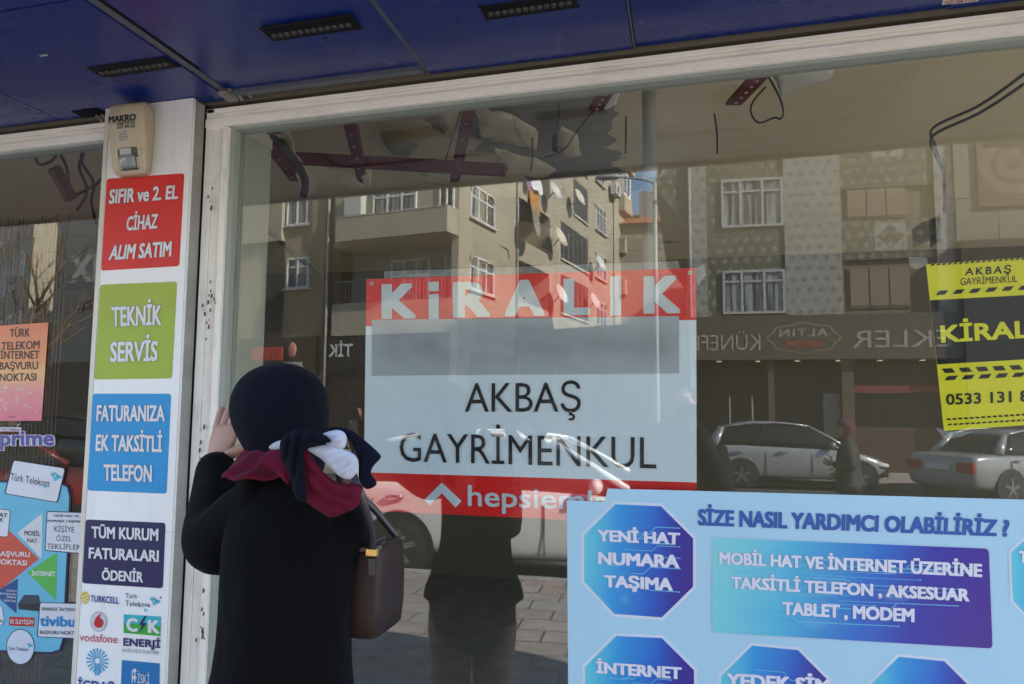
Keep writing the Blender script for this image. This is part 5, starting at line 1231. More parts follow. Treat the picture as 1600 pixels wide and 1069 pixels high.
def car(lab, loc, rz, col, body, cab, wheels, sedan, plate=None):
    t = thing('parked_car', lab, 'car', loc, rz, 'cars parked along the street')
    rings = []
    for (x, zb, zt_, hw) in body:
        m_ = zb+(zt_-zb)*.45; sec = [(hw*.86, zb), (hw*.97, zb+.10), (hw, m_), (hw*.985, zt_-.10), (hw*.93, zt_-.025), (hw*.75, zt_)]
        rings.append([(x, y, z) for y, z in sec]+[(x, -y, z) for y, z in sec[::-1]])
    bo = MB().loft(rings).build('body', col, t, local=True)
    ss = bo.modifiers.new('s', 'SUBSURF'); ss.levels = ss.render_levels = 2
    cr = []
    for (x, zb, zt_, wb, wt) in cab:
        sec = [(wb, zb), (wb*.98, zb+(zt_-zb)*.3), (wb+(wt-wb)*.8, zb+(zt_-zb)*.85), (wt*.96, zt_-.01), (wt*.6, zt_+.008)]
        cr.append([(x, y, z) for y, z in sec]+[(x, -y, z) for y, z in sec[::-1]])
    gl = MB().loft(cr).build('glasshouse', m_cglass, t, local=True)
    # roof skin
    rf = [c for c in cab if c[2]-c[1] > .30]
    rr_ = []
    for (x, zb, zt_, wb, wt) in rf: rr_.append([(x, wt*.99, zt_-.02), (x, wt*.9, zt_+.008), (x, wt*.5, zt_+.022), (x, -wt*.5, zt_+.022), (x, -wt*.9, zt_+.008), (x, -wt*.99, zt_-.02)])
    MB().loft(rr_).build('roof', col, t, local=True)
    def edge(x, s_, f): c = interp(cab, x); w_ = c[3]+(c[4]-c[3])*f; return (x, s_*(w_+.006), c[1]+(c[2]-c[1])*f)
    for s_ in (1, -1):
        xb0, xb1 = cab[0][0], rf[0][0]; xf0, xf1 = cab[-1][0], rf[-1][0]
        pil_ = MB(); pil_.tube([edge(xf0, s_, .0), edge((xf0+xf1)/2, s_, .9), edge(xf1, s_, 1.0)], [.05, .035, .035], 8)
        pil_.tube([edge(xb0+.03, s_, .05), edge((xb0+xb1)/2, s_, .8), edge(xb1, s_, .98)], [.10 if not sedan else .09, .09, .05], 8)
        pil_.tube([edge(x, s_, 1.0) for x in [xb1+(xf1-xb1)*k/6 for k in range(7)]], .03, 6)
        pil_.build('pillar_trim', col, t, local=True)
    xm = (rf[0][0]+rf[-1][0])/2
    for s_ in (1, -1): MB().tube([edge(xm, s_, .02), edge(xm-.05, s_, .95)], .028, 6).build('door_post', m_trim, t, local=True)
    for wx in wheels:
        hw = interp(body, wx)[3]
        for s_ in (1, -1):
            ar = MB(); ar.cyl((wx, s_*(hw-.16), .31), (0, s_, 0), .375, .168, 32); ar.build('wheel_arch', m_trim, t, local=True)
            w_ = MB().loft([[(wx+r_*math.cos(a), s_*(hw+y), .305+r_*math.sin(a)) for a in [2*math.pi*i/32 for i in range(32)]] for r_, y in ((.20, -.18), (.30, -.17), (.315, -.12), (.315, -.0), (.30, .012), (.215, .014))]).build('wheel', m_tyre, t, local=True)
            rm = MB(); rm.cyl((wx, s_*(hw-.03), .305), (0, s_, 0), .205, .035, 28)
            for k in range(5):
                a = 2*math.pi*k/5+.3; rm.beam((wx+.04*math.cos(a), s_*(hw+.016), .305+.04*math.sin(a)), (wx+.19*math.cos(a), s_*(hw+.014), .305+.19*math.sin(a)), .055, .02, (0, 1, 0))
            rm.cyl((wx, s_*(hw+.004), .305), (0, s_, 0), .055, .022, 14)
            rm.build('rim', m_rim, w_, local=True)
            dk = MB()
            for k in range(5):
                a = 2*math.pi*(k+.5)/5+.3; dk.cyl((wx+.125*math.cos(a), s_*(hw+.0055), .305+.125*math.sin(a)), (0, s_, 0), .045, .002, 12)
            dk.build('rim_opening', m_trim, w_, local=True)
    xr, xf = body[0][0], body[-1][0]
    for s_ in (1, -1):
        hr = interp(body, xr+.1); hf = interp(body, xf-.16)
        if sedan: MB().box(xr-.012, xr+.06, s_*hr[3]*.97-(.36 if s_ > 0 else 0), s_*hr[3]*.97+(0 if s_ > 0 else .36), .60, .80).build('tail_lamp', m_tail, t, local=True, bevel=.015)
        else:
            h3 = interp(body, xr+.16)[3]
            MB().slab([(xr-.02, s_*h3*.80, .98), (xr+.05, s_*(h3*.97), 1.0), (xr+.33, s_*(h3*1.005), .96), (xr+.14, s_*(h3*1.01), .74), (xr-.02, s_*h3*.85, .70)], (0, -s_*.05, 0)).build('tail_lamp', m_tail, t, local=True)
        MB().ball((xf-.17, s_*hf[3]*.80, hf[2]-.13), (.19, .17, .075), 14, 8).build('headlight', m_head, t, local=True)
        MB().ball((xf-.08, s_*hf[3]*.72, .36), (.06, .08, .05), 10, 6).build('fog_lamp', m_head, t, local=True)
        xm_ = cab[-1][0]-.42; wb = interp(cab, xm_)[3]
        MB().ball((xm_, s_*(wb+.13), interp(cab, xm_)[1]+.10), (.07, .11, .075), 12, 8).build('wing_mirror', col, t, local=True)
        for xd in (xm-.62 if not sedan else xm-.75, xm+.32):
            hw = interp(body, xd)[3]; MB().tube([(xd-.1, s_*(hw*.985+.02), .82), (xd, s_*(hw*.985+.042), .825), (xd+.1, s_*(hw*.985+.02), .82)], .018, 6).build('door_handle', m_chrome, t, local=True)
        for xd in (xm-.02, xm-.88, xm+.95):
            MB().tube([(xd+.0, s_*(interp(body, xd)[3]*f+.003), z) for z, f in ((.30, .985), (.45, 1.0), (.62, 1.0), (.80, .99))], .007, 4).build('door_seam', m_trim, t, local=True)
        MB().tube([(wheels[0]+.42, s_*(interp(body, 0)[3]*.93), .22), (wheels[1]-.42, s_*(interp(body, 0)[3]*.93), .22)], .04, 6).build('side_skirt', m_trim, t, local=True)
    MB().box(xr-.035, xr-.005, -.26, .26, .46 if not sedan else .64, .57 if not sedan else .75).build('number_plate', m_plate, t, local=True)
    MB().box(xf-.02, xf+.02, -.45, .45, .30, .46).build('grille', m_trim, t, local=True, bevel=.01)
    return t
hatch_b = [(-1.90, .36, .72, .62), (-1.86, .27, .92, .74), (-1.65, .22, 1.0, .82), (-1.1, .19, .99, .85), (-.2, .18, .96, .855), (.6, .18, .93, .85), (1.0, .19, .90, .84), (1.45, .2, .80, .80), (1.75, .24, .68, .70), (1.88, .32, .54, .56)]
hatch_c = [(-1.84, .95, .98, .70, .66), (-1.60, .96, 1.36, .74, .56), (-1.0, .95, 1.46, .77, .56), (-.3, .94, 1.47, .78, .56), (.25, .92, 1.40, .77, .55), (.65, .90, 1.20, .76, .6), (1.12, .87, .90, .74, .66)]
sed_b = [(-2.12, .38, .80, .66), (-2.08, .28, .93, .76), (-1.85, .22, .96, .81), (-1.1, .2, .95, .83), (-.2, .19, .94, .835), (.6, .19, .92, .83), (1.0, .2, .90, .82), (1.6, .22, .84, .79), (1.95, .28, .76, .72), (2.05, .36, .60, .62)]
sed_c = [(-1.42, .93, .95, .70, .62), (-1.02, .93, 1.30, .74, .56), (-.6, .93, 1.38, .755, .56), (0, .93, 1.39, .76, .56), (.35, .92, 1.34, .755, .55), (1.05, .89, .92, .73, .66)]
cl = .05
car('silver hatchback facing right at the far kerb, reflected behind the woman in the red headscarf', (2.40, -16.35, -.13), 0, paint('silver_paint', (.36, .36, .36), .3), hatch_b, hatch_c, (-1.22, 1.24), False)
car('silver old saloon parked askew with its tail towards the shop, reflected under the yellow poster', (6.55, -15.3, -.13), -R(33), paint('grey_silver_paint', (.32, .325, .33), .3), sed_b, sed_c, (-1.25, 1.28), True)
car('white car parked at the near kerb, reflected behind the man in the dark coat', (-1.62, -6.12, -.13), 0, paint('white_paint', (.78, .78, .76)), [(x*1.05, a, b, c) for x, a, b, c in hatch_b], [(x*1.05, a, b, c, d) for x, a, b, c, d in hatch_c], (-1.28, 1.3), False)
car('dark red car parked at the near kerb, reflected in the left window', (-9.7, -6.2, -.13), 0, paint('dark_red_paint', (.16, .012, .014)), sed_b, sed_c, (-1.25, 1.28), True)
car('black hatchback across the street, reflected in the left window above the red car', (-14.6, -13.8, -.13), 0, paint('black_paint', (.02, .022, .025)), hatch_b, hatch_c, (-1.22, 1.24), False)

# ================================================================ people (shared builder)
m_skin = N('skin'); m_skin.base(m_skin.mix(m_skin.noise(30, 3), (.42, .235, .165), (.52, .30, .215))).rough(.55); m_skin.set(m_skin.b, 'Subsurface Weight', .08); m_skin = m_skin.m
m_hairb = plain('black_hair', (.012, .010, .009), .6)
def head_mesh(mb, c, yaw=0, s=1.0, pitch=0):
    c = Vector(c); M_ = Matrix.Rotation(yaw, 3, 'Z') @ Matrix.Rotation(pitch, 3, 'X')
    rings = []                              # facing +y
    for (z, rx, ry, oy) in ((-.115, .030, .034, .040), (-.108, .045, .048, .034), (-.085, .056, .066, .022), (-.05, .066, .082, .010), (-.01, .073, .092, .002), (.03, .077, .097, -.004), (.07, .074, .094, -.006), (.10, .060, .076, -.006), (.118, .036, .046, -.006), (.124, .01, .014, -.006)):
        ring = []
        for j in range(20):
            a = 2*math.pi*j/20; x, y = rx*math.cos(a), ry*math.sin(a)+oy
            if y > oy+ry*.75 and abs(x) < .03:
                y += {-.05: .006, -.01: .014, .03: -.006, -.085: .004}.get(z, 0)*(1-abs(x)/.03)
            if z == .03 and y > oy and .02 < abs(x) < .055: y -= .007
            ring.append(c+M_ @ Vector((x, y, z))*s)
        rings.append(ring)
    mb.loft(rings)
    L = lambda x, y, z: c+M_ @ Vector((x, y, z))*s
    mb.tube([L(0, .092, .022), L(0, .108, -.012), L(0, .112, -.022), L(0, .094, -.032)], [.006*s, .010*s, .013*s, .008*s], 8)
    for sd in (-1, 1): mb.ball(L(sd*.078, -.004, .0), (.010*s, .020*s, .032*s), 8, 6)
    return L
def face_parts(par, L, s):
    e = MB(); 
    for sd in (-1, 1): e.ball(L(sd*.031, .086, .028), .0125*s, 10, 8)
    e.build('eyes', plain('eye', (.05, .035, .03), .2), par, local=True)
    b = MB()
    for sd in (-1, 1): b.tube([L(sd*.014, .093, .046), L(sd*.032, .092, .052), L(sd*.05, .080, .046)], .0045*s, 6)
    b.build('eyebrows', m_hairb, par, local=True)
    MB().tube([L(-.024, .084, -.060), L(0, .0955, -.058), L(.024, .084, -.060)], [.004*s, .0075*s, .004*s], 8).build('mouth', plain('lips', (.32, .13, .11), .5), par, local=True)
def hand(mb, wrist, d, up, s=1.0, curl=.4, side=1, spread=.12):
    """hand: d = finger direction, up = back-of-hand normal; five separate fingers"""
    w_ = Vector(wrist); d = Vector(d).normalized(); up = (Vector(up)-d*Vector(up).dot(d)).normalized(); x = d.cross(up)*side
    pr = []
    for t, hw, th in ((0, .026, .020), (.03, .034, .017), (.06, .041, .014), (.085, .040, .012), (.094, .034, .008)):
        pr.append([w_+d*t*s+x*(hw*math.cos(a))*s+up*(th*math.sin(a))*s for a in [2*math.pi*j/12 for j in range(12)]])
    mb.loft(pr)
    for k, (ox, L_, sp) in enumerate(((-.030, .066, -1.5), (-.010, .078, -.5), (.011, .074, .5), (.030, .058, 1.5))):
        p = w_+d*.084*s+x*ox*s; dd = (d+x*sp*spread).normalized(); pts = [p, ]
        c_ = 0
        for f in (.42, .32, .26):
            c_ += curl*(.6 if f == .42 else 1); p = p+(dd*math.cos(c_)-up*math.sin(c_))*L_*f*s; pts.append(p)
        mb.tube(pts, [.0092*s, .0088*s, .0078*s, .0055*s], 8, sub=2)
    p = w_+d*.022*s-x*.028*s
    mb.tube([p, p+(d*.5-x*.85-up*.25)*.034*s, p+(d*.85-x*1.15-up*.35)*.052*s, p+(d*1.5-x*1.2-up*.4)*.060*s], [.014*s, .0115*s, .0098*s, .0068*s], 8, sub=2)
def person(lab, loc, rz, s, coat, trou, arms, hair=None, hood=None, coat_len=.80, bald=False, yaw=0, stride=.06, group=None, wide=1.0):
    """standing figure, local +y = facing; arms = [(shoulder, elbow, wrist, finger dir)] in metres for s = 1"""
    t = thing('person', lab, 'person', loc, rz, group)
    V = lambda x, y, z: Vector((x, y, z))*s
    mb = MB()
    rings = [[V(rx*math.cos(a), ry*math.sin(a)+oy, z) for a in [2*math.pi*j/16 for j in range(16)]] for z, rx, ry, oy in
             ((.86, .15, .10, 0), (.95, .165, .11, 0), (1.08, .14, .10, 0), (1.25, .165, .115, 0), (1.38, .18, .10, -.005), (1.45, .11, .075, -.01), (1.50, .056, .056, 0), (1.56, .052, .054, .01))]
    mb.loft(rings)
    L = head_mesh(mb, V(0, .03, 1.635), yaw, s)
    for sd in (-1, 1): mb.tube([V(sd*.09, 0, .90), V(sd*.095, stride*sd, .50), V(sd*.10, stride*1.4*sd-.01, .09), V(sd*.10, stride*1.4*sd-.01, .06)], [.085*s, .058*s, .04*s, .038*s], 12)
    for (sh, el, wr, fd, up, side) in arms:
        mb.tube([V(*sh), V(*el), V(*wr)], [.05*s, .040*s, .028*s], 10, sub=3); hand(mb, V(*wr), fd, up, s, .45, side)
    mb.build('body', m_skin, t, local=True)
    if not hood: face_parts(t, L, s)
    else: face_parts(t, L, s)
    cz = coat_len
    ct = MB(); crn = []
    for z, rx, ry, oy in ((cz, .225, .175, 0), (cz+.12, .215, .165, 0), (1.02, .195, .145, 0), (1.2, .205, .15, 0), (1.34, .215, .14, -.005), (1.42, .17, .11, -.008), (1.47, .10, .085, -.005), (1.53, .085, .078, .0)):
        crn.append([V(rx*wide*math.cos(a)*(1+.02*math.sin(5*a+z*9)), ry*math.sin(a)*(1+.03*math.sin(4*a+z*7))+oy, z) for a in [2*math.pi*j/24 for j in range(24)]])
    ct.loft(crn)
    for (sh, el, wr, fd, up, side) in arms:
        w2 = Vector(wr)+(Vector(el)-Vector(wr)).normalized()*.02; ct.tube([V(*sh), V(*((Vector(sh)+Vector(el))/2)), V(*el), V(*((Vector(w2)+Vector(el))/2)), w2*s], [.085*s, .08*s, .068*s, .06*s, .05*s], 12, sub=3)
    ct.build('coat', coat, t, local=True)
    tr = MB()
    for sd in (-1, 1): tr.tube([V(sd*.09, 0, .93), V(sd*.095, stride*.6*sd, .70), V(sd*.095, stride*sd, .50), V(sd*.10, stride*1.4*sd-.01, .10)], [.10*s, .088*s, .073*s, .062*s], 14, sub=3)
    tr.build('trousers', trou, t, local=True)
    for sd in (-1, 1):
        y0 = stride*1.4*sd-.01
        MB().loft([[V(sd*.10+w_*math.cos(a), y0+y, max(.004, zc+h_*math.sin(a))) for a in [2*math.pi*j/12 for j in range(12)]] for y, w_, zc, h_ in ((-.075, .02, .05, .03), (-.06, .036, .05, .045), (.03, .042, .05, .05), (.12, .046, .035, .034), (.18, .036, .025, .022), (.20, .012, .02, .012))]).build('shoe', plain('black_shoe', (.015, .014, .013), .4), t, local=True)
    hm = MB()
    if hood:
        hr = []
        M_ = Matrix.Rotation(yaw, 3, 'Z')
        for z, rx, ry, oy in ((-.16, .085, .085, -.01), (-.12, .08, .088, -.03), (-.06, .088, .088, -.045), (0, .095, .098, -.04), (.05, .097, .110, -.025), (.09, .090, .112, -.010), (.125, .066, .085, -.008), (.142, .03, .04, -.008), (.146, .005, .006, -.008)):
            hr.append([V(0, .03, 1.635)+M_ @ V(rx*math.cos(a), ry*math.sin(a)+oy, z) for a in [2*math.pi*j/20 for j in range(20)]])
        hm.loft(hr).build('headscarf', hood, t, local=True)
    elif hair:
        hr = []
        M_ = Matrix.Rotation(yaw, 3, 'Z')
        for z, rx, ry, oy in (((-.06, .074, .07, -.035), (-.01, .082, .085, -.03), (.05, .084, .098, -.018), (.09, .074, .092, -.006), (.12, .045, .058, -.006), (.132, .008, .01, -.006)) if not bald else
                              ((-.06, .072, .055, -.045), (-.02, .0795, .072, -.032), (.015, .0795, .076, -.030), (.02, .06, .05, -.03))):
            hr.append([V(0, .03, 1.635)+M_ @ V(rx*math.cos(a), ry*math.sin(a)+oy, z) for a in [2*math.pi*j/20 for j in range(20)]])
        hm.loft(hr).build('hair', hair, t, local=True)
    return t
m_coatd = plain('dark_coat', (.016, .016, .018), .85, var=.3); m_jean = plain('dark_jeans', (.022, .026, .036), .85)
down = lambda sd, y=0: ((sd*.19, 0, 1.40), (sd*.25, -.02+y, 1.13), (sd*.25, .06+y, .88), (0, .1, -1), (sd, 0, 0), sd)
ph = person('man in grey jacket raising a camera to his face, mirrored beside the banner', (-.035, -2.20, 0), R(4), .99, plain('grey_jacket', (.11, .10, .095), .7, var=.3), m_jean,
       [((-.165, .0, 1.40), (-.22, .05, 1.20), (-.055, .13, 1.55), (.4, .25, .8), (0, -1, .2), -1), ((.165, .0, 1.40), (.22, .05, 1.20), (.075, .13, 1.55), (-.4, .3, .8), (0, -1, .2), 1)], hair=m_hairb, coat_len=.86, wide=.82)
t = thing('camera', 'small black camera held up by the man in the grey jacket', 'camera', (0, -1.985, 1.60))
MB().box(-.06, .06, -2.02, -1.965, 1.562, 1.635).build('case', plain('camera_black', (.02, .02, .02), .5), t, bevel=.006)
MB().cyl((0, -1.964, 1.6), (0, 1, 0), .026, .028, 20, .028).build('lens', m_trim, t)
person('woman in maroon headscarf and dark jacket on the road, mirrored before the hatchback', (1.98, -8.2, -.13), R(98), .925, plain('black_jacket', (.028, .026, .024), .7, var=.3), m_jean,
       [((-.18, 0, 1.40), (-.25, -.08, 1.15), (-.22, .10, 1.02), (0, .8, -.4), (-1, 0, 0), -1), ((.18, 0, 1.40), (.25, -.02, 1.14), (.16, .20, 1.16), (-.2, .8, .3), (1, 0, 0), 1)], hood=plain('maroon_scarf', (.11, .028, .034), .8, var=.3), coat_len=.78, stride=.12)
person('distant man in brown jacket on the corner pavement, mirrored left of the banner', (-8.0, -15.2, -.13), R(-20), 1.0, plain('brown_jacket', (.05, .042, .035), .8), m_jean, [down(-1), ((.18, 0, 1.40), (.25, .02, 1.14), (.10, .25, 1.12), (-.3, .8, .1), (1, 0, 0), 1)], hair=m_hairb)
# ================================================================ woman peering into the shop
def cloth_mat(name, c, rough=.9, scale=30, str_=.35):
    g = N(name); n1 = g.noise(5, 4); w_ = g.noise(scale, 4, .6, g.mapping(g.obj(), (1, 1, .45)))
    g.base(g.mix(n1, tuple(k*.75 for k in c), tuple(k*1.2 for k in c))); g.rough(rough); g.spec(.06)
    g.set(g.b, 'Sheen Weight', .03); g.set(g.b, 'Sheen Roughness', .5); g.bump(w_, str_, .012); return g.m
m_hij = cloth_mat('navy_black_headscarf', (.0042, .0048, .0095), .85, 14, .5); m_coat = cloth_mat('black_wool_coat', (.0032, .0032, .0036), .95, 18, .5)
m_mar = cloth_mat('maroon_shawl', (.105, .008, .022), .85, 10, .7); m_wht = cloth_mat('white_scarf', (.40, .42, .49), .85, 22, .5); m_nav = cloth_mat('navy_scarf', (.0042, .0055, .014), .85, 16, .5)
KW = .844                                # build proportions in a working frame, then stand her at her own spot
WB, WA = Vector((-.94, -.36, 1.6)), Vector((-.7934, -.6002, 1.6))
XF.append(lambda p: WA+(p-WB)*KW)
wz = lambda z: 1.6-(1.6-z)/KW            # working height of a real height
wom = thing('person', 'woman in black jacket, dark headscarf and maroon shawl passing the shop glass, hand raised', 'person', tuple(XF[0](Vector((-.94, -.37, wz(0))))))
hc = P(437, 653, -.235)
# ---- body: torso, head, arms, hands, legs in one mesh
mb = MB()
def ring(cx, cy, z, rx, ry, n=20, w1=0, w2=0): return [(cx+rx*math.cos(a)*(1+w1*math.sin(3*a+z*11)), cy+ry*math.sin(a)*(1+w2*math.sin(5*a+z*8)), z) for a in [2*math.pi*j/n for j in range(n)]]
mb.loft([ring(-.88, -.37, z, rx*.88, ry) if z < 1.4 else ring(cx, cy, z, rx, ry) for z, rx, ry, cx, cy in ((.70, .15, .12, 0, 0), (.84, .17, .125, 0, 0), (1.05, .145, .11, 0, 0), (1.25, .13, .09, 0, 0), (1.33, .115, .08, 0, 0), (1.40, .075, .06, -.93, -.325), (1.46, .052, .055, -.97, -.29), (1.53, .05, .052, hc.x, hc.y-.02))])
Lh = head_mesh(mb, hc+Vector((-.012, .012, -.012)), R(28), .96)
legs = []
for sd, fx, fy in ((-1, .03, .15), (1, -.01, -.13)):
    legs.append([Vector((-.885+sd*.09, -.37, wz(.86))), Vector((-.885+sd*.09+fx*.45, -.36+fy*.4, wz(.47))), Vector((-.885+sd*.07+fx, -.37+fy, wz(.09))), Vector((-.885+sd*.07+fx, -.37+fy, wz(.06)))])
    mb.tube(legs[-1], [.10, .066, .046, .044], 12)
sL, eL, wL = P(425, 792, -.37), P(338, 846, -.345), P(338, 726, -.115)
sR, eR, wR = Vector((-.79, -.35, 1.345)), Vector((-.80, -.24, 1.13)), Vector((-.85, -.10, 1.25))
for a, b, c_ in ((sL, eL, wL), (sR, eR, wR)): mb.tube([a.lerp(b, .3), b, c_], [.04, .040, .028], 12, sub=3)
hd = P(351, 664, -.085)-wL
hand(mb, wL, (hd.x+.004, .035, hd.z), (-.25, -1, .2), 1.20, .12, -1, .13)
hand(mb, wR, (.02, .03, .09), (.5, .8, .1), .95, .5, -1)
mb.build('body', m_skin, wom)
nl_ = MB()
# ---- face (turned to the glass)
e = MB(); 
for sd in (-1, 1): e.ball(Lh(sd*.031, .086, .028), .0125, 10, 8)
e.build('eyes', plain('eye', (.05, .035, .03), .2), wom)
MB().tube([Lh(-.024, .084, -.060), Lh(0, .0955, -.058), Lh(.024, .084, -.060)], [.004, .0075, .004], 8).build('mouth', plain('lips', (.32, .13, .11), .5), wom)
# ---- headscarf: rounded hood open at the face
rings = []
yw = Matrix.Rotation(R(28), 3, 'Z')
for z, rx, ry, oy, ox in ((-.185, .056, .060, -.030, .030), (-.165, .066, .070, -.030, .034), (-.135, .078, .088, -.028, .036), (-.10, .092, .108, -.026, .031), (-.06, .107, .125, -.022, .019), (-.015, .120, .137, -.020, .006), (.03, .123, .138, -.018, 0), (.07, .114, .128, -.015, 0), (.10, .095, .107, -.012, 0), (.122, .066, .074, -.010, 0), (.134, .034, .038, -.010, 0), (.138, .006, .007, -.010, 0)):
    r_ = []
    for j in range(36):
        a = 2*math.pi*j/36; x, y = rx*math.cos(a), ry*math.sin(a)
        fr = max(0.0, math.sin(a))**4
        if -.13 < z < .07: y -= fr*.06
        k = (1+.012*math.sin(4*a+z*24)*(z < .05)+-.0+.030*abs(math.sin(19*z+1.6*a+.9*math.sin(2*a)))+.010*mnoise.noise(Vector((x*14, y*14, z*9))))*.965
        r_.append(hc+Vector((ox, 0, 0))+yw @ Vector((x*k, y*k+oy, z)))
    rings.append(r_)
hs = MB().loft(rings).build('headscarf', m_hij, wom)
ssb = hs.modifiers.new('s', 'SUBSURF'); ssb.levels = ssb.render_levels = 1
# ---- coat
ct = MB()
cr = []
for z, cx, cy, rx, ry in ((wz(.91), -.885, -.37, .235, .175), (wz(.97), -.884, -.37, .208, .163), (wz(1.03), -.883, -.37, .180, .152), (.97, -.880, -.372, .160, .142), (1.08, -.876, -.372, .146, .134), (1.2, -.874, -.370, .148, .134), (1.30, -.876, -.365, .154, .132), (1.365, -.888, -.355, .146, .118), (1.41, -.912, -.335, .118, .100), (1.45, -.945, -.305, .084, .080), (1.478, -.960, -.290, .068, .068)):
    r_ = []
    for j in range(40):
        a = 2*math.pi*j/40
        k = 1+(.03*math.sin(5*a+z*3.1)*(1.3-z)/1.1 if z < 1.25 else 0)+.030*mnoise.noise(Vector((math.cos(a)*3, math.sin(a)*3, z*6)))+.012*math.sin(38*z+3*a+2*math.sin(2*a))*(1.0 < z < 1.36)
        r_.append((cx+rx*math.cos(a)*k, cy+ry*math.sin(a)*k, z))
    cr.append(r_)
ct.loft(cr)
def sleeve(sh, el, wr, r0=.088, r1=.080, r2=.052):
    sh, el, wr = Vector(sh), Vector(el), Vector(wr); w2 = wr-(wr-el).normalized()*.006
    p = [sh+(sh-el).normalized()*.03, sh, sh.lerp(el, .5), el, el.lerp(w2, .5), w2]
    ct.tube(p, [r0*.7, r0, r0*.97, r1, (r1+r2)/2, r2], 20, sub=5)
    d_ = (w2-el).normalized(); ct.tube([w2-d_*.01, w2-d_*.002], [r2*1.06, r2*1.05], 20)
sleeve(sL, eL, wL, .088, .078, .050); sleeve(sR, eR, wR, .085, .072, .045)
co = ct.build('jacket', m_coat, wom)
s2 = co.modifiers.new('s', 'SUBSURF'); s2.levels = s2.render_levels = 1
tr = MB()
for l in legs: tr.tube([l[0]+Vector((0, 0, .03)), l[0].lerp(l[1], .5), l[1], l[2]], [.098, .076, .060, .052], 16, sub=4)
tr.loft([ring(-.885, -.37, wz(z), rx, ry, 24) for z, rx, ry in ((.76, .10, .09), (.80, .165, .13), (.9, .185, .145), (1.0, .180, .14), (1.04, .12, .10))])
tr.build('trousers', plain('black_trousers', (.010, .010, .011), .9), wom)
for l in legs:
    q = l[2]; ang = R(60); F_ = Vector((-math.sin(ang), math.cos(ang), 0)); X_ = Vector((math.cos(ang), math.sin(ang), 0))
    MB().loft([[q+F_*y+X_*(w_*math.cos(a))+Vector((0, 0, max(wz(.004), wz(zc+h_*math.sin(a)))-q.z)) for a in [2*math.pi*j/14 for j in range(14)]] for y, w_, zc, h_ in ((-.085, .024, .05, .03), (-.065, .042, .055, .05), (.035, .046, .05, .05), (.13, .050, .035, .034), (.19, .038, .025, .022), (.21, .014, .02, .012))]).build('shoe', plain('black_shoe', (.015, .014, .013), .4), wom)
# ---- maroon shawl: draped cowl with a point at the back
sh = []
tip = R(-50)
for k, (rx, ry, z) in enumerate(((.060, .060, 1.505), (.066, .068, 1.498), (.072, .075, 1.486), (.077, .080, 1.470), (.080, .083, 1.458), (.081, .085, 1.450))):
    r_ = []
    for j in range(60):
        a = 2*math.pi*j/60; da = math.atan2(math.sin(a-tip), math.cos(a-tip))
        drop = math.exp(-(da/.42)**2)*.0; wv = .0045*math.sin(k*2.1+5*da)*(k > 0)+.003*math.sin(9*a+k*1.7)*(k > 1)
        front = max(0, math.cos(a-R(90)))*.05*k/5
        r_.append((-.962+.004*k+(rx+wv)*math.cos(a), -.285-.021*k+(ry+wv)*math.sin(a), z-drop-front*.3+.004*math.sin(7*a+k)))
    sh.append(r_)
so_ = MB().loft(sh, cap=False).build('shawl', m_mar, wom)
sm_ = so_.modifiers.new('t', 'SOLIDIFY'); sm_.thickness = .009; sm_.offset = 1; s3 = so_.modifiers.new('s', 'SUBSURF'); s3.levels = s3.render_levels = 2
# ---- scarf ends, knot and hood lying over the shawl
pillow([(390, 738), (400, 724), (414, 708), (428, 701), (440, 704), (450, 730), (452, 756), (444, 752), (432, 740), (412, 728), (396, 732)], -.475, .016, 16, -.02, 2, .004, (.5, -.9), 5).build('shawl', m_mar, wom)
pillow([(468, 704), (482, 706), (506, 738), (530, 754), (563, 757), (564, 776), (558, 792), (538, 802), (517, 809), (502, 801), (478, 783), (466, 760)], -.520, .016, 20, .010, 3, .0068, (.55, -.85), 4, .28).build('shawl_point', m_mar, wom)
pillow([(480.6, 702.6), (494, 698), (509, 696), (526, 699), (540, 704), (553, 710), (559, 720), (559, 735), (551, 746), (543, 749), (530, 744), (517, 732), (500, 716)], -.538, .008, 20, 0, 5, .0042, (.55, .85), 3.5, .48).build('white_scarf', m_wht, wom)
pillow([(504, 679), (515, 674), (528, 672), (539, 677), (542, 689), (537, 701), (524, 704), (512, 702), (508, 690)], -.535, .007, 15, 0, 6, .0036, (.5, .9), 3.5, .5).build('white_scarf_end', m_wht, wom)
pillow([(420, 700), (428, 692), (440, 688), (447, 690), (444, 697), (432, 704)], -.46, .005, 8, 0, 7, .002, (1, 1), 3, .5).build('white_collar', m_wht, wom)
pillow([(512, 670), (530, 667), (552, 674), (570, 688), (590, 706), (595, 715), (584, 728), (580, 740), (588, 752), (586, 760), (571, 764), (561, 748), (560, 720), (552, 698), (540, 682), (524, 676)], -.520, .016, 16, 0, 8, .0065, (.8, .6), 4, .34).build('jacket_hood', m_nav, wom)
pillow([(438, 690), (450, 676), (470, 671), (490, 674), (508, 680), (517, 690), (500, 694), (484, 692), (475, 702), (476, 740), (479, 783), (466, 781), (459, 772), (453, 745), (446, 728), (438, 715)], -.552, .010, 11, 0, 9, .0060, (1, .15), 4, .36).build('headscarf_tail', m_hij, wom)
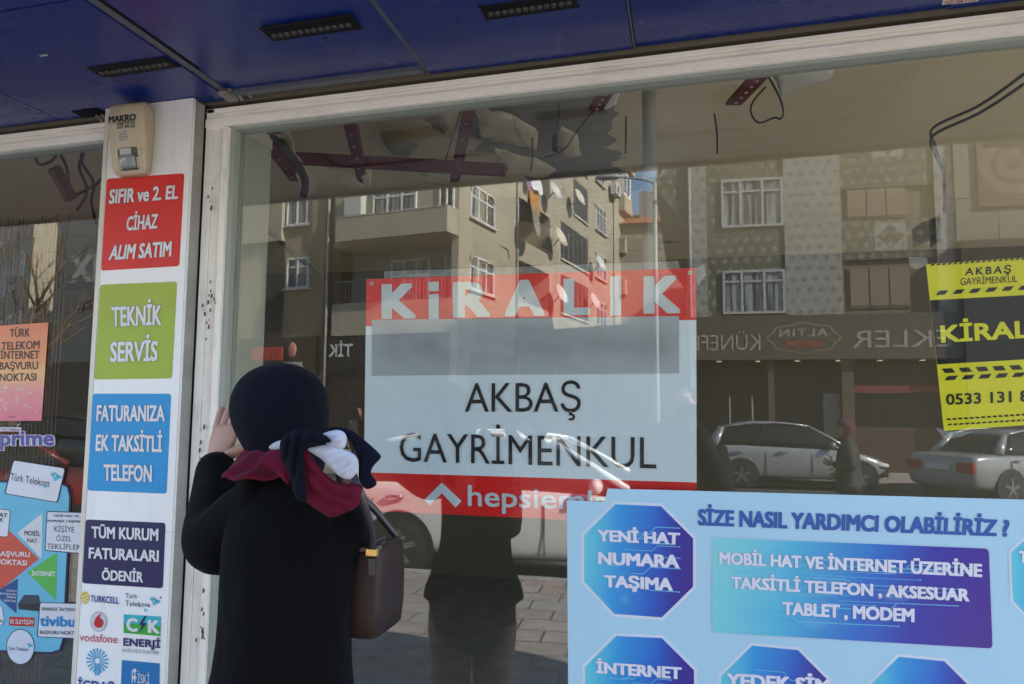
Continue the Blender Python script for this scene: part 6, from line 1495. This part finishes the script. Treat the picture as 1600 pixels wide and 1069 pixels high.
# ---- shoulder bag
m_bag = N('brown_leather'); m_bag.base(m_bag.mix(m_bag.noise(7, 4), (.016, .0075, .006), (.034, .017, .013))).rough(.5).spec(.25); m_bag.bump(m_bag.noise(140, 3), .2, .002); m_bag = m_bag.m
bt, bb_ = P(601, 853, -.27), P(590, 984, -.27)
bag = thing('handbag', 'brown leather shoulder bag hanging at the side of the woman in the black jacket', 'bag', tuple(XF[0](Vector((bt.x, -.30, bb_.z)))))
rr_ = []
for u, wx, ly in ((0, .036, .078), (.04, .042, .086), (.3, .044, .088), (.7, .040, .085), (.97, .032, .080), (1.0, .028, .078)):
    z = bb_.z+(bt.z-bb_.z)*u; cx = bb_.x+(bt.x-bb_.x)*u-.012
    rr_.append([(cx+math.copysign(abs(math.cos(a))**.45, math.cos(a))*wx, -.265+math.copysign(abs(math.sin(a))**.35, math.sin(a))*ly, z+(.012*math.cos(a) if u > .9 else 0)) for a in [2*math.pi*j/32 for j in range(32)]])
MB().loft(rr_).build('bag_body', m_bag, bag)
zt_ = bt.z
tp = MB(); tp.tube([(bt.x-.034, -.342, zt_+.002), (bt.x+.012, -.342, zt_+.006), (bt.x+.014, -.19, zt_+.006), (bt.x-.034, -.19, zt_+.002), (bt.x-.034, -.342, zt_+.002)], .005, 8, smooth=False); tp.build('piping', plain('bag_piping', (.11, .075, .06), .4), bag)
MB().tube([(bt.x-.005, -.335, zt_-.01), P(582, 836, -.36), P(572, 798, -.40), P(560, 762, -.42), P(545, 735, -.40), (-.79, -.30, 1.435), (-.74, -.22, 1.36), (bt.x, -.17, zt_-.01)], .0085, 8, sub=5).build('strap', plain('bag_strap', (.03, .026, .03), .4), bag)
gold = plain('gold_clasp', (.62, .38, .12), .3, .9)
p_ = P(580, 864, -.356)
MB().box(p_.x-.014, p_.x+.014, -.358, -.345, p_.z-.008, p_.z+.008).build('clasp', gold, bag, bevel=.002)
MB().box(p_.x-.008, p_.x+.008, -.357, -.346, p_.z-.05, p_.z-.012).build('clasp_tab', plain('bag_tab', (.03, .022, .02), .4), bag, bevel=.002)
XF.clear()
